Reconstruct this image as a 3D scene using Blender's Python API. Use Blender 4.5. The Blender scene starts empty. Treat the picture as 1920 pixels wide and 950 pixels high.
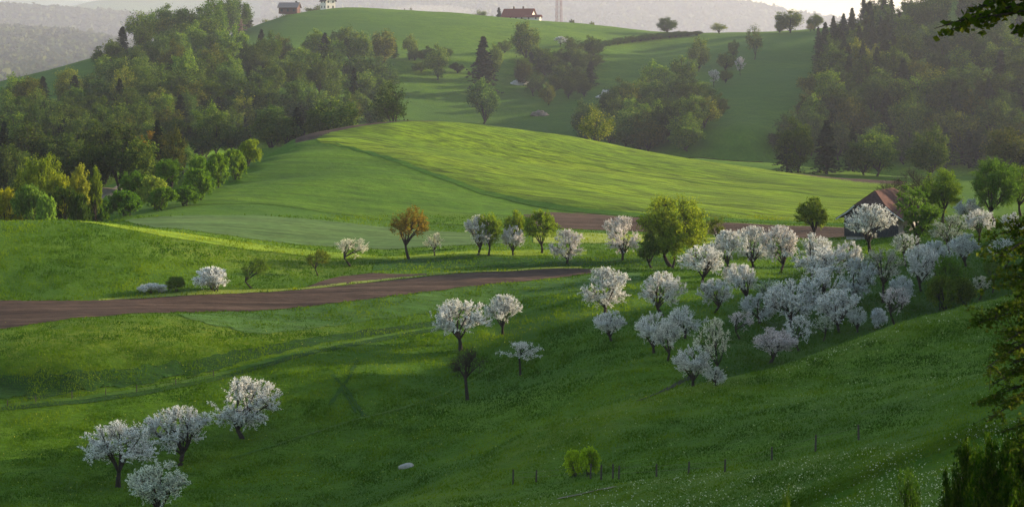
import bpy, math, random
import numpy as np
from mathutils import Vector

SC = bpy.context.scene
COL = SC.collection
rng = np.random.default_rng(7)
random.seed(7)
PI = math.pi

# ------------------------------------------------------------------ camera
F = 4330.0          # focal length in photo pixels (1920 wide)
CX, HY = 960.0, 120.0
cam_d = bpy.data.cameras.new('camera')
cam = bpy.data.objects.new('camera', cam_d); COL.objects.link(cam)
cam_d.sensor_width = 36.0
cam_d.lens = F / 1920 * 36.0
cam_d.shift_y = -(475 - HY) / 1920.0
cam_d.clip_start = 0.5
cam_d.clip_end = 60000
cam.location = (0, 0, 0)
cam.rotation_euler = (PI / 2, 0, 0)
SC.camera = cam

SUN_AZ = math.radians(66)   # from +Y towards +X
SUN_EL = math.radians(13.5)

# ------------------------------------------------------------------ terrain
def U(px): return (px - CX) / F
CP = []     # u, lnY, screen y
def S(*pts, dense=28):
    """a terrain line through points given as bearing, depression and distance"""
    if len(pts) == 1:
        CP.append((U(pts[0][0]), math.log(pts[0][2]), pts[0][1])); return
    for a, b in zip(pts[:-1], pts[1:]):
        n = max(1, int(abs(b[0] - a[0]) / dense))
        for k in range(n):
            t = k / n
            CP.append((U(a[0] + (b[0]-a[0])*t), math.log(a[2]) + (math.log(b[2]) - math.log(a[2]))*t, a[1] + (b[1]-a[1])*t))
    CP.append((U(pts[-1][0]), math.log(pts[-1][2]), pts[-1][1]))
def pts(*l):
    for p in l: S(p)
def Z(px, Y, z): CP.append((U(px), math.log(Y), HY - z * F / Y))

for px in (-1200, 0, 960, 1920, 2800, 3650):
    Z(px, 2, -1.7); Z(px, 10, -4.2)
for px, z30, z60, z100, z150 in ((-1200, -11, -22, -32, -38), (0, -11, -23, -33, -41), (480, -11, -22, -32, -41), (960, -10, -20, -29, -36.5),
                                 (1400, -9.5, -17.5, -24.5, -30), (1920, -8.5, -13.2, -19.0, -23.3), (2600, -7, -9, -11, -12), (3600, -5, -5, -3, 0)):
    Z(px, 30, z30); Z(px, 60, z60); Z(px, 100, z100); Z(px, 150, z150)
# near flowered slope and its upper edge
S((700, 962, 204), (960, 936, 195), (1130, 912, 188), (1300, 889, 182), (1530, 853, 170), (1700, 825, 160), (1830, 800, 152), (1960, 780, 147), (2150, 750, 140))
S((1300, 893, 187), (1530, 859, 176), (1700, 832, 168), (1830, 812, 164), (1960, 795, 160))
S((960, 925, 203), (1130, 900, 198), (1300, 878, 195), (1530, 842, 188), (1700, 810, 182), (1900, 775, 180))
# green middle slope
pts((1300, 800, 218), (1200, 850, 210), (1100, 870, 212), (1000, 850, 222), (1600, 750, 216), (1530, 790, 204), (1450, 740, 236), (1750, 690, 235), (1900, 680, 228), (1900, 620, 255), (2100, 650, 220))
S((1000, 795, 236), (1190, 750, 240), (1290, 722, 245), (1370, 706, 248), (1450, 692, 252), (1560, 651, 260), (1700, 602, 271), (1880, 562, 286), (2050, 530, 296), (2200, 500, 300))
S((1370, 722, 258), (1450, 722, 266), (1560, 692, 278), (1700, 646, 291), (1880, 596, 305), (2050, 550, 315))
S((1450, 690, 276), (1560, 655, 289), (1700, 612, 302), (1880, 560, 318))
# orchard hollow
S((1240, 725, 262), (1340, 722, 263))
pts((1300, 640, 290), (1240, 587, 312), (1145, 636, 298), (1320, 540, 345), (1200, 542, 345), (1100, 560, 336), (1150, 700, 272), (1250, 680, 276), (1400, 650, 290),
    (1450, 660, 293), (1450, 600, 316), (1450, 545, 345), (1450, 500, 385), (1550, 628, 299), (1550, 560, 325), (1550, 500, 375), (1650, 598, 308), (1650, 550, 325), (1650, 500, 372),
    (1640, 462, 412), (1700, 470, 408), (1750, 560, 322), (1750, 500, 365), (1770, 430, 425), (1850, 520, 330), (1850, 480, 365), (1850, 425, 425), (1920, 500, 330), (1920, 430, 400), (1920, 395, 450), (1750, 400, 455), (1400, 475, 402))
# out of frame to the right: the hill that shades the foreground
for Y, a, b, c, d in ((200, -20, -12, -1, 14), (260, -22, -9, 8, 28), (330, -24, -6, 14, 34), (400, -24, -4, 13, 31), (440, -26, -10, 2, 14), (490, -30, -20, -12, -4), (600, -33, -32, -30, -28), (760, -42, -42, -38, -34)):
    Z(2200, Y, a); Z(2600, Y, b); Z(3100, Y, c); Z(3650, Y, d)
# valley meadow
S((-600, 950, 236), (-200, 950, 238), (300, 950, 240), (600, 952, 236), (720, 950, 226), dense=60)
S((-600, 870, 256), (0, 870, 260), (337, 869, 262), (600, 862, 260), (760, 872, 250), (900, 852, 243), dense=60)
S((-600, 815, 270), (0, 815, 272), (457, 820, 272), (700, 802, 270), (900, 782, 268), (1050, 795, 250), dense=60)
pts((877, 748, 286), (975, 702, 300), (862, 656, 314), (943, 627, 325), (1050, 700, 290), (1060, 640, 305), (1060, 600, 322), (700, 700, 296), (600, 740, 288))
S((-600, 775, 281), (0, 762, 284), (250, 735, 290), (400, 705, 298), (480, 683, 303), (600, 652, 312), (830, 611, 330), (950, 592, 338))
S((-600, 770, 283), (0, 756, 286), (250, 729, 292), (400, 699, 300), (480, 677, 305), (600, 648, 314), (830, 608, 332), dense=40)
S((-600, 705, 289), (0, 704, 291), (150, 697, 292), (300, 681, 299), (400, 665, 304), (500, 645, 312), (650, 622, 323), (820, 600, 335), (950, 582, 343))
S((-600, 670, 305), (0, 617, 317), (130, 598, 323), (250, 588, 328), (480, 583, 334), (700, 560, 344), (900, 535, 354), (1110, 514, 366))
S((-600, 590, 330), (0, 563, 338), (190, 562, 340), (400, 552, 346), (600, 540, 352), (760, 522, 360), (900, 510, 367), (1000, 505, 371), (1110, 504, 373), (1200, 506, 374), (1330, 500, 378))
S((700, 512, 372), (760, 508, 377), (900, 502, 380), (1063, 501, 381), (1165, 502, 382), (1250, 500, 384))
S((740, 486, 389), (768, 484, 390), (900, 478, 391), (1063, 480, 391), (1165, 482, 392), (1300, 478, 396), (1420, 470, 402))
# left knoll
pts((-300, 500, 360), (0, 490, 362), (250, 490, 366), (450, 505, 368), (-300, 455, 375), (0, 445, 378), (250, 455, 382), (450, 480, 384), (560, 500, 378), (597, 515, 372), (660, 500, 380))
S((-600, 440, 382), (-300, 428, 388), (0, 414, 395), (100, 412, 397), (200, 417, 400), (300, 430, 402), (400, 444, 404), (500, 458, 404), (620, 470, 401), (720, 480, 396))
S((-600, 470, 430), (-300, 470, 430), (0, 450, 430), (100, 440, 430), (190, 432, 428))
for px in (-600, -300, -100, 60): Z(px, 480, -43); Z(px, 540, -46); Z(px, 610, -46)
Z(160, 470, -36); Z(180, 640, -43); Z(330, 680, -43)
S((290, 429, 412), (400, 440, 414), (500, 454, 414), (620, 464, 413), (720, 468, 413), (860, 460, 416), (1000, 455, 418), (1190, 455, 420), (1400, 458, 422), (1550, 458, 425))
S((230, 414, 446), (350, 404, 453), (480, 404, 453), (600, 413, 450), (730, 426, 447), (860, 435, 445))
S((230, 407, 462), (350, 390, 474), (480, 390, 474), (600, 403, 468), (760, 420, 460), (860, 428, 455), (960, 428, 455), (1100, 432, 456), (1190, 436, 457), (1350, 441, 457), (1600, 444, 457))
S((975, 394, 491), (1080, 399, 488), (1190, 408, 482), (1330, 417, 476), (1590, 427, 470))
BANK = [(600, 262, 655), (700, 281, 615), (800, 315, 575), (900, 350, 543), (1000, 374, 521), (1100, 391, 505), (1250, 404, 492), (1400, 412, 487), (1600, 420, 482)]
S(*BANK)
S(*[(a, b + (13 if 650 < a < 1150 else 8), c - 6) for a, b, c in BANK])
pts((480, 335, 570), (600, 335, 540), (400, 362, 520), (760, 372, 510), (300, 388, 490), (700, 325, 560), (560, 370, 505), (900, 395, 495), (850, 375, 510), (550, 295, 610))
HS = [(330, 378, 525), (380, 352, 548), (430, 325, 575), (490, 292, 625), (555, 256, 690), (640, 238, 722), (740, 229, 745), (800, 228, 752), (900, 233, 758), (1000, 246, 760), (1100, 263, 755), (1200, 283, 745), (1300, 301, 730), (1400, 316, 705), (1500, 327, 680), (1620, 339, 655), (1750, 343, 640), (1950, 348, 620), (2200, 355, 600)]
S(*HS)
S(*[(a, b + 22, c * 1.08) for a, b, c in HS])
pts((900, 290, 655), (1100, 322, 625), (1300, 352, 598), (1500, 375, 560), (1000, 310, 640), (1200, 345, 590), (750, 262, 670), (1650, 380, 540), (1800, 385, 520))
for px in (500, 640, 800, 960, 1120, 1280, 1440, 1600, 1800, 2100): Z(px, 868, -50)
Z(420, 760, -42); Z(2600, 868, -45); Z(3400, 868, -40)
# eroded bank at the far left
pts((150, 396, 515), (160, 372, 535), (190, 347, 562), (228, 336, 590), (240, 370, 545))
# left wooded slope
pts((-600, 330, 720), (-300, 330, 720), (0, 340, 720), (200, 330, 720), (400, 300, 745), (480, 275, 790), (-600, 230, 920), (-300, 220, 950), (0, 240, 890), (100, 225, 910), (200, 240, 860), (300, 230, 870),
    (180, 158, 985), (250, 97, 1060), (320, 66, 1115), (400, 80, 1125), (400, 200, 900), (500, 200, 930), (600, 170, 990), (700, 200, 970), (720, 232, 935), (600, 240, 900), (300, 150, 990), (500, 120, 1060))
for px, Y, z in ((-600, 1300, -70), (-300, 1300, -70), (0, 1250, -60), (150, 1350, -50), (260, 1500, -25), (-300, 1700, -100), (0, 1700, -100), (200, 1750, -80), (400, 1600, 0)): Z(px, Y, z)
# upper meadow
S((400, 92, 1130), (450, 60, 1185), (540, 26, 1235), (640, 14, 1262), (700, 16, 1262), (850, 24, 1262), (1000, 38, 1260), (1100, 44, 1250), (1230, 61, 1230), (1300, 64, 1222), (1400, 61, 1212), (1530, 58, 1205), (1620, 50, 1205), (1700, 30, 1220))
pts((600, 85, 1130), (760, 85, 1135), (900, 88, 1140), (1100, 90, 1140), (1120, 78, 1165), (1220, 66, 1200), (900, 102, 1115), (760, 105, 1100), (900, 150, 1070), (900, 225, 1000), (800, 200, 1015), (745, 235, 975), (1050, 240, 975), (1050, 150, 1085),
    (1200, 100, 1160), (1200, 160, 1075), (1130, 180, 1050), (1160, 250, 950))
pts((1430, 82, 1140), (1380, 118, 1085), (1330, 158, 1030), (1280, 190, 985), (1290, 255, 900), (1400, 240, 900), (1400, 180, 985), (1500, 200, 960), (1500, 120, 1090), (1300, 292, 852), (1450, 305, 838))
pts((1600, 320, 835), (1600, 200, 960), (1600, 110, 1080), (1900, 325, 805), (1900, 200, 935), (1900, 60, 1085), (1900, -60, 1230), (1750, -10, 1220), (1750, 100, 1070), (2200, 330, 800), (2200, 220, 930), (2200, 60, 1090), (2800, 250, 900), (2800, 150, 1100), (3500, 200, 1000))
for px, Y, z in ((700, 1350, 24), (850, 1350, 22), (1000, 1350, 14), (1200, 1350, 8), (1400, 1350, 10), (1550, 1330, 12), (700, 1650, 0), (960, 1650, -20), (1200, 1650, -30), (1450, 1650, -30), (1900, 1700, 20), (2400, 1500, 10)): Z(px, Y, z)
# far wooded hills
S((-600, 30, 2700), (-200, 24, 2700), (0, 20, 2700), (60, 14, 2750), (130, 22, 2700), (200, 28, 2650), (260, 20, 2800), (330, 45, 2600), (500, 60, 2600), dense=60)
pts((-200, 170, 2050), (0, 165, 2100), (100, 150, 2200), (30, 90, 2400), (150, 100, 2350), (-200, 90, 2400), (220, 80, 2450))
S((560, -40, 3700), (700, -60, 3700), (900, -50, 3700), (1100, -25, 3700), (1180, 0, 3700), (1250, 22, 3700), (1320, 40, 3700), (1400, 50, 3700), (1470, 60, 3700), (1600, 70, 3700), (1900, 60, 3700), dense=60)
pts((800, 20, 3200), (1000, 30, 3200), (1200, 55, 3200), (1400, 75, 3200), (0, 60, 4200), (300, 50, 4200), (200, 60, 3300))
for px in (-600, 0, 500, 1000, 1500, 2200, 3400): Z(px, 2500 if px > 300 else 1850, -120)
S((-600, -5, 6200), (0, -6, 6200), (120, 2, 6200), (220, 8, 6200), (300, 4, 6300), (400, 12, 6200), (700, 10, 6300), (1200, 48, 6300), (1450, 54, 6300), (1700, 58, 6300), (2400, 40, 6300), dense=80)
for px in (-1200, 0, 1000, 2000, 3600): Z(px, 9000, 0); Z(px, 5000, -60)
for px in (-1200,):
    for Y, z in ((240, -42), (300, -38), (400, -30), (600, -42), (900, -20), (1300, -60), (2600, 40)): Z(px, Y, z)

CPa = np.array(CP)
FAR = CPa[:, 1] > math.log(1800)          # the far ranges lie well beyond the home valley
L0 = CPa[FAR, 1].copy()
CPa[FAR, 1] += np.minimum(math.log(1.8), (L0-math.log(1800))*1.6) + np.clip((L0-math.log(2900))*2.5, 0, math.log(1.5))
_, keep = np.unique(np.round(CPa[:, :2] / 0.0012).astype(int), axis=0, return_index=True)
CPa = CPa[np.sort(keep)]
# z/Y interpolated by a linear-kernel radial basis
def kern(A, B):
    d2 = (A[:, None, 0] - B[None, :, 0])**2 + (A[:, None, 1] - B[None, :, 1])**2
    return np.sqrt(d2 + 1e-6)
n = len(CPa)
K = kern(CPa, CPa)
Pm = np.c_[np.ones(n), CPa[:, :2]]
A_ = np.block([[K - 2e-4 * np.eye(n), Pm], [Pm.T, np.zeros((3, 3))]])
sol = np.linalg.solve(A_, np.r_[CPa[:, 2], np.zeros(3)])
w, cpoly = sol[:n], sol[n:]
pxs = np.unique(np.concatenate([np.linspace(-1200, -60, 30), np.arange(-60, 1985, 4.0), np.linspace(1985, 3650, 44)]))
us = (pxs - CX) / F
lys = np.concatenate([np.linspace(math.log(2), math.log(150), 40)[:-1], np.linspace(math.log(150), math.log(800), 430)[:-1],
                      np.linspace(math.log(800), math.log(1350), 110)[:-1], np.linspace(math.log(1350), math.log(25000), 130)])
GU, GL = np.meshgrid(us, lys)
flat = np.c_[GU.ravel(), GL.ravel()]
PYG = np.empty(len(flat))
for i in range(0, len(flat), 8000):
    q = flat[i:i+8000]
    PYG[i:i+8000] = kern(q, CPa) @ w + np.c_[np.ones(len(q)), q] @ cpoly
PYG = PYG.reshape(GU.shape)
def blur(a, s, axis):
    r = int(3 * s) + 1
    k = np.exp(-0.5 * (np.arange(-r, r + 1) / s)**2); k /= k.sum()
    p = np.pad(a, [(r, r) if ax == axis else (0, 0) for ax in range(2)], mode='edge')
    return np.apply_along_axis(lambda v: np.convolve(v, k, 'valid'), axis, p)
# blur by distance from the control: light blur everywhere
PYG = blur(blur(PYG, 1.3, 0), 2.2, 1)

def vhash(ix, iy, s):
    h = (ix.astype(np.int64) * 374761393 + iy.astype(np.int64) * 668265263 + s * 974634777) & 0x7fffffff
    h = ((h ^ (h >> 13)) * 1274126177) & 0x7fffffff
    return ((h ^ (h >> 16)) & 0xffff) / 65535.0
def vnoise(x, y, s=0):
    ix, iy = np.floor(x), np.floor(y); fx, fy = x - ix, y - iy
    fx = fx*fx*(3-2*fx); fy = fy*fy*(3-2*fy)
    a = vhash(ix, iy, s); b = vhash(ix+1, iy, s); c = vhash(ix, iy+1, s); d = vhash(ix+1, iy+1, s)
    return (a*(1-fx)+b*fx)*(1-fy) + (c*(1-fx)+d*fx)*fy - 0.5
GY = np.exp(GL); GX = GU * GY
GZ = (HY - PYG) / F * GY
amp = np.clip((GY - 60) / 120, 0, 1) * np.clip(1800 / GY, 0.3, 1)
GZ += amp * (0.55 * vnoise(GX/26, GY/30, 1) + 0.28 * vnoise(GX/9, GY/11, 2) + 0.10 * vnoise(GX/3.2, GY/4, 3))
GZ += np.clip((GY - 1900) / 1500, 0, 1) * (70 * vnoise(GX/800, GY/1200, 5) + 16 * vnoise(GX/330, GY/500, 6)) 
PYG = HY - GZ * F / GY

def gidx(u, ly):
    cu = np.interp(u, us, np.arange(len(us))); cl = np.interp(ly, lys, np.arange(len(lys)))
    iu = np.clip(np.floor(cu).astype(int), 0, len(us)-2); il = np.clip(np.floor(cl).astype(int), 0, len(lys)-2)
    return iu, il, cu - iu, cl - il
def gz(x, y):
    x = np.asarray(x, float); y = np.asarray(y, float)
    iu, il, fu, fl = gidx(x / y, np.log(y))
    return (GZ[il, iu]*(1-fu) + GZ[il, iu+1]*fu)*(1-fl) + (GZ[il+1, iu]*(1-fu) + GZ[il+1, iu+1]*fu)*fl
MINR = int(np.searchsorted(lys, math.log(100)))
RUN = np.minimum.accumulate(PYG[MINR:], axis=0)      # visible skyline so far, per bearing
def hit(px, py):
    """distance at which the line of sight meets the ground"""
    j = int(round(float(np.interp(U(px), us, np.arange(len(us))))))
    col = RUN[:, j]
    k = int(np.searchsorted(-col, -py))
    if k >= len(col): return None
    if k == 0: return math.exp(lys[MINR])
    p0, p1 = PYG[MINR+k-1, j], PYG[MINR+k, j]
    t = min(1, max(0, (p0 - py) / (p0 - p1 + 1e-9)))
    return math.exp(lys[MINR+k-1] + (lys[MINR+k] - lys[MINR+k-1]) * t)
def hit_from(px, py, Ymin):
    """first ground point beyond Ymin on or above the sight line"""
    j = int(round(float(np.interp(U(px), us, np.arange(len(us))))))
    k0 = int(np.searchsorted(lys, math.log(Ymin)))
    w_ = np.where(PYG[k0:, j] <= py)[0]
    return None if not len(w_) else float(math.exp(lys[k0 + w_[0]]))
def place(px, py, Y=None):
    if Y is None:
        Y = hit(px, py)
        while Y is None: py += 2; Y = hit(px, py)
    x = U(px) * Y
    return float(x), float(Y), float(gz(x, Y))

# ------------------------------------------------------------------ mesh helpers
def link(name, verts, faces, mats, parent=None, smooth=False, attrs=None, midx=None, loc=None):
    """numpy arrays to one mesh object; faces (n,3) or (n,4) or a list of such arrays"""
    me = mesh(name, verts, faces, mats, smooth, attrs, midx)
    o = bpy.data.objects.new(name, me); COL.objects.link(o)
    if parent: o.parent = parent
    if loc: o.location = loc
    return o
def mesh(name, verts, faces, mats, smooth=False, attrs=None, midx=None):
    if not isinstance(faces, list): faces = [faces]
    faces = [np.asarray(f, dtype=np.int32) for f in faces if len(f)]
    me = bpy.data.meshes.new(name)
    verts = np.asarray(verts, dtype=np.float32)
    me.vertices.add(len(verts)); me.vertices.foreach_set('co', verts.ravel())
    tot = np.concatenate([np.full(len(f), f.shape[1], dtype=np.int32) for f in faces])
    idx = np.concatenate([f.ravel() for f in faces])
    me.loops.add(len(idx)); me.loops.foreach_set('vertex_index', idx)
    me.polygons.add(len(tot))
    st = np.zeros(len(tot), dtype=np.int32); st[1:] = np.cumsum(tot)[:-1]
    me.polygons.foreach_set('loop_start', st)
    if midx is not None: me.polygons.foreach_set('material_index', np.asarray(midx, dtype=np.int32))
    me.update(calc_edges=True)
    me.polygons.foreach_set('use_smooth', np.full(len(tot), smooth))
    for m in (mats if isinstance(mats, (list, tuple)) else [mats]): me.materials.append(m)
    for k, (dom, v) in (attrs or {}).items():
        v = np.asarray(v, dtype=np.float32)
        if v.ndim == 1:
            a = me.attributes.new(k, 'FLOAT', dom); a.data.foreach_set('value', v)
        else:
            a = me.attributes.new(k, 'FLOAT_COLOR', dom); a.data.foreach_set('color', np.c_[v, np.ones(len(v))].astype(np.float32).ravel())
    return me
def grid_faces(nr, nc):
    i = np.arange(nr*nc).reshape(nr, nc)
    return np.c_[i[:-1, :-1].ravel(), i[:-1, 1:].ravel(), i[1:, 1:].ravel(), i[1:, :-1].ravel()]
def tag(o, label=None, cat=None, group=None, kind=None):
    if label: o['label'] = label
    if cat: o['category'] = cat
    if group: o['group'] = group
    if kind: o['kind'] = kind
    return o
class MB:
    def __init__(s): s.v = []; s.q = []; s.t = []; s.n = 0
    def add(s, v, q=None, t=None):
        v = np.asarray(v, float).reshape(-1, 3)
        if q is not None and len(q): s.q.append(np.asarray(q) + s.n)
        if t is not None and len(t): s.t.append(np.asarray(t) + s.n)
        s.v.append(v); s.n += len(v)
    def box(s, a, b, M=None):
        x0, y0, z0 = a; x1, y1, z1 = b
        v = np.array([(x0,y0,z0),(x1,y0,z0),(x1,y1,z0),(x0,y1,z0),(x0,y0,z1),(x1,y0,z1),(x1,y1,z1),(x0,y1,z1)], float)
        s.add(v, [(0,3,2,1),(4,5,6,7),(0,1,5,4),(1,2,6,5),(2,3,7,6),(3,0,4,7)])
    def tube(s, P, R, k=5, cap=True):
        P = np.asarray(P, float); R = np.broadcast_to(np.asarray(R, float), (len(P),))
        T = np.gradient(P, axis=0); T /= np.linalg.norm(T, axis=1)[:, None] + 1e-9
        ref = np.where(np.abs(T[:, 2:3]) > 0.9, np.array([[1., 0, 0]]), np.array([[0, 0, 1.]]))
        A = np.cross(T, ref); A /= np.linalg.norm(A, axis=1)[:, None] + 1e-9
        B = np.cross(T, A)
        an = np.arange(k) / k * 2 * PI
        ring = A[:, None, :]*np.cos(an)[None, :, None] + B[:, None, :]*np.sin(an)[None, :, None]
        v = (P[:, None, :] + ring * R[:, None, None]).reshape(-1, 3)
        i = np.arange(len(P) * k).reshape(len(P), k); j = np.roll(i, -1, axis=1)
        s.add(v, np.c_[i[:-1].ravel(), j[:-1].ravel(), j[1:].ravel(), i[1:].ravel()])
    def build(s, name, mats, parent=None, smooth=False, loc=None, attrs=None):
        return link(name, np.concatenate(s.v), [np.concatenate(x) for x in (s.q, s.t) if x], mats, parent, smooth, attrs, None, loc)

# ------------------------------------------------------------------ materials
def new_mat(name):
    m = bpy.data.materials.new(name); m.use_nodes = True
    nt = m.node_tree; nt.nodes.clear()
    out = nt.nodes.new('ShaderNodeOutputMaterial')
    return m, nt, out
def N(nt, typ, **kw):
    nd = nt.nodes.new(typ)
    for k, v in kw.items():
        if k.startswith('i_'):
            nd.inputs[k[2:].replace('_', ' ')].default_value = v
        else: setattr(nd, k, v)
    return nd
def ramp(nt, fac, stops, interp='LINEAR'):
    r = nt.nodes.new('ShaderNodeValToRGB'); r.color_ramp.interpolation = interp
    el = r.color_ramp.elements
    while len(el) < len(stops): el.new(0.5)
    for e, (p, c) in zip(el, stops):
        e.position = p; e.color = (*c, 1) if len(c) == 3 else c
    nt.links.new(fac, r.inputs[0]); return r.outputs[0]
def mix(nt, fac, a, b, mode='MIX'):
    m = nt.nodes.new('ShaderNodeMix'); m.data_type = 'RGBA'; m.blend_type = mode
    for s, v in ((m.inputs[0], fac), (m.inputs[6], a), (m.inputs[7], b)):
        if hasattr(v, 'is_linked'): nt.links.new(v, s)
        else: s.default_value = v if not isinstance(v, tuple) else (*v, 1)
    return m.outputs[2]
def noise(nt, vec, scale, detail=4, rough=0.6, dist=0.0):
    nd = N(nt, 'ShaderNodeTexNoise'); nd.inputs['Scale'].default_value = scale
    nd.inputs['Detail'].default_value = detail; nd.inputs['Roughness'].default_value = rough; nd.inputs['Distortion'].default_value = dist
    nt.links.new(vec, nd.inputs['Vector']); return nd.outputs[0]
def mapping(nt, vec, rot=0, scale=(1, 1, 1)):
    a = N(nt, 'ShaderNodeMapping'); a.inputs['Rotation'].default_value = (0, 0, rot)
    b = N(nt, 'ShaderNodeMapping'); b.inputs['Scale'].default_value = scale
    nt.links.new(vec, a.inputs[0]); nt.links.new(a.outputs[0], b.inputs[0]); return b.outputs[0]
def maprange(nt, v, a, b, c=0, d=1):
    m = N(nt, 'ShaderNodeMapRange'); nt.links.new(v, m.inputs[0])
    for i, x in enumerate((a, b, c, d)): m.inputs[1+i].default_value = x
    return m.outputs[0]
def ground_mat(name, dark, mid, light, rot=0.0, stretch=1.0, row=0.0, bump=0.5, row_scale=0.35, gold=None, hue2=None):
    """grass or soil: patches of three sizes, optional rows along one direction, tufty bump"""
    m, nt, out = new_mat(name)
    pos = N(nt, 'ShaderNodeNewGeometry').outputs['Position']
    v = mapping(nt, pos, rot, (1/stretch, 1, 1))
    n1 = noise(nt, v, 0.035, 5, 0.62, 0.4); n2 = noise(nt, v, 0.22, 5, 0.65); n3 = noise(nt, v, 1.6, 4, 0.7)
    c = ramp(nt, n2, ((0.30, dark), (0.5, mid), (0.72, light)))
    c2 = ramp(nt, n1, ((0.32, dark), (0.5, mid), (0.7, light)))
    c = mix(nt, 0.5, c, c2)
    f3 = maprange(nt, n3, 0.25, 0.75, 0.55, 1.45)
    cm = N(nt, 'ShaderNodeCombineColor'); 
    for i in range(3): nt.links.new(f3, cm.inputs[i])
    c = mix(nt, 1.0, c, cm.outputs[0], 'MULTIPLY')
    if hue2:
        n4 = noise(nt, v, 0.012, 3, 0.5)
        c = mix(nt, maprange(nt, n4, 0.42, 0.6, 0, 0.7), c, hue2)
    h = n3
    if row > 0:
        vr = mapping(nt, pos, rot, (0.006, row_scale, 1))
        r1 = noise(nt, vr, 1.0, 5, 0.72, 0.15)
        fr = maprange(nt, r1, 0.35, 0.66, 1 - row, 1 + row)
        cr = N(nt, 'ShaderNodeCombineColor')
        for i in range(3): nt.links.new(fr, cr.inputs[i])
        c = mix(nt, 1.0, c, cr.outputs[0], 'MULTIPLY')
    if gold:
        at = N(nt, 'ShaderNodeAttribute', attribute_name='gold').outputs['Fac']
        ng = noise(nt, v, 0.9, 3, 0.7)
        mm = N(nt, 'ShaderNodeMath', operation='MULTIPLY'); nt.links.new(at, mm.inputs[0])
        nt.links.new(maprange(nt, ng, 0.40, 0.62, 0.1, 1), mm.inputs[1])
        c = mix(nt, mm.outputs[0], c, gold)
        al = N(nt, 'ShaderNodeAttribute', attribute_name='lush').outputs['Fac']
        c = mix(nt, maprange(nt, al, 0, 1, 0, .6), c, (0.012, 0.045, 0.004))  # shade under the orchard trees, mixed in as dark green
    b = N(nt, 'ShaderNodeBump'); b.inputs['Strength'].default_value = 1.0; b.inputs['Distance'].default_value = bump
    hm = N(nt, 'ShaderNodeMath', operation='ADD'); nt.links.new(h, hm.inputs[0]); nt.links.new(n2, hm.inputs[1]); nt.links.new(hm.outputs[0], b.inputs['Height'])
    p = N(nt, 'ShaderNodeBsdfPrincipled'); p.inputs['Roughness'].default_value = 0.9; p.inputs['Specular IOR Level'].default_value = 0.08
    nt.links.new(c, p.inputs['Base Color']); nt.links.new(b.outputs[0], p.inputs['Normal'])
    sh = p.inputs.get('Sheen Weight')
    nt.links.new(p.outputs[0], out.inputs['Surface'])
    return m
def leaf_mat(name, stops, trans=0.35, interp='LINEAR', use_obj=True):
    """foliage: one tint per leaf face times the tree's own colour, part of the light passes through"""
    m, nt, out = new_mat(name)
    at = N(nt, 'ShaderNodeAttribute', attribute_name='tint').outputs['Fac']
    c = ramp(nt, at, stops, interp)
    if use_obj:
        oi = N(nt, 'ShaderNodeObjectInfo'); c = mix(nt, 1.0, c, oi.outputs['Color'], 'MULTIPLY')
    d = N(nt, 'ShaderNodeBsdfDiffuse'); t = N(nt, 'ShaderNodeBsdfTranslucent'); mx = N(nt, 'ShaderNodeMixShader')
    nt.links.new(c, d.inputs[0]); nt.links.new(c, t.inputs[0]); mx.inputs[0].default_value = trans
    nt.links.new(d.outputs[0], mx.inputs[1]); nt.links.new(t.outputs[0], mx.inputs[2]); nt.links.new(mx.outputs[0], out.inputs['Surface'])
    return m
def plain(name, col, rough=0.8, var=0.25, scale=3.0, metal=0, bump=0.0, anis=(1, 1, 1)):
    m, nt, out = new_mat(name)
    tc = N(nt, 'ShaderNodeTexCoord').outputs['Object']
    v = mapping(nt, tc, 0, anis)
    n = noise(nt, v, scale, 5, 0.65)
    c = ramp(nt, n, ((0.3, tuple(x*(1-var) for x in col)), (0.7, tuple(min(1, x*(1+var)) for x in col))))
    p = N(nt, 'ShaderNodeBsdfPrincipled'); p.inputs['Roughness'].default_value = rough; p.inputs['Metallic'].default_value = metal; p.inputs['Specular IOR Level'].default_value = .08 if rough > .5 else .5
    nt.links.new(c, p.inputs['Base Color'])
    if bump:
        b = N(nt, 'ShaderNodeBump'); b.inputs['Distance'].default_value = bump; nt.links.new(n, b.inputs['Height']); nt.links.new(b.outputs[0], p.inputs['Normal'])
    nt.links.new(p.outputs[0], out.inputs['Surface']); return m

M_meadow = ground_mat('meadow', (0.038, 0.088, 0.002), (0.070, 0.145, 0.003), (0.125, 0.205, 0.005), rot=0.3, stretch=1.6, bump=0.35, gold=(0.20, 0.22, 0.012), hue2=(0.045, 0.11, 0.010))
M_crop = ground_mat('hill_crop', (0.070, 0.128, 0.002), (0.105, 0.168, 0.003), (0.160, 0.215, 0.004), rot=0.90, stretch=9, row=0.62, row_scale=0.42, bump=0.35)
M_pale = ground_mat('young_grain', (0.055, 0.11, 0.026), (0.085, 0.145, 0.036), (0.125, 0.18, 0.045), rot=0.15, stretch=3, row=0.4, row_scale=0.5, bump=0.12)
M_mown = ground_mat('mown_strip', (0.15, 0.20, 0.03), (0.22, 0.27, 0.045), (0.30, 0.33, 0.07), rot=-0.1, stretch=4, row=0.25, row_scale=0.9, bump=0.15)
M_lush = ground_mat('lush_strip', (0.10, 0.19, 0.010), (0.17, 0.26, 0.014), (0.26, 0.34, 0.02), rot=0.2, stretch=4, row=0.2, row_scale=0.7, bump=0.3)
M_soil = ground_mat('ploughed_soil', (0.050, 0.029, 0.021), (0.078, 0.047, 0.034), (0.115, 0.074, 0.053), rot=-0.12, stretch=4, row=0.45, row_scale=0.55, bump=0.4)
M_track = ground_mat('track_grass', (0.032, 0.095, 0.008), (0.060, 0.13, 0.012), (0.11, 0.16, 0.025), rot=0.3, stretch=2, bump=0.2)
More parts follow.
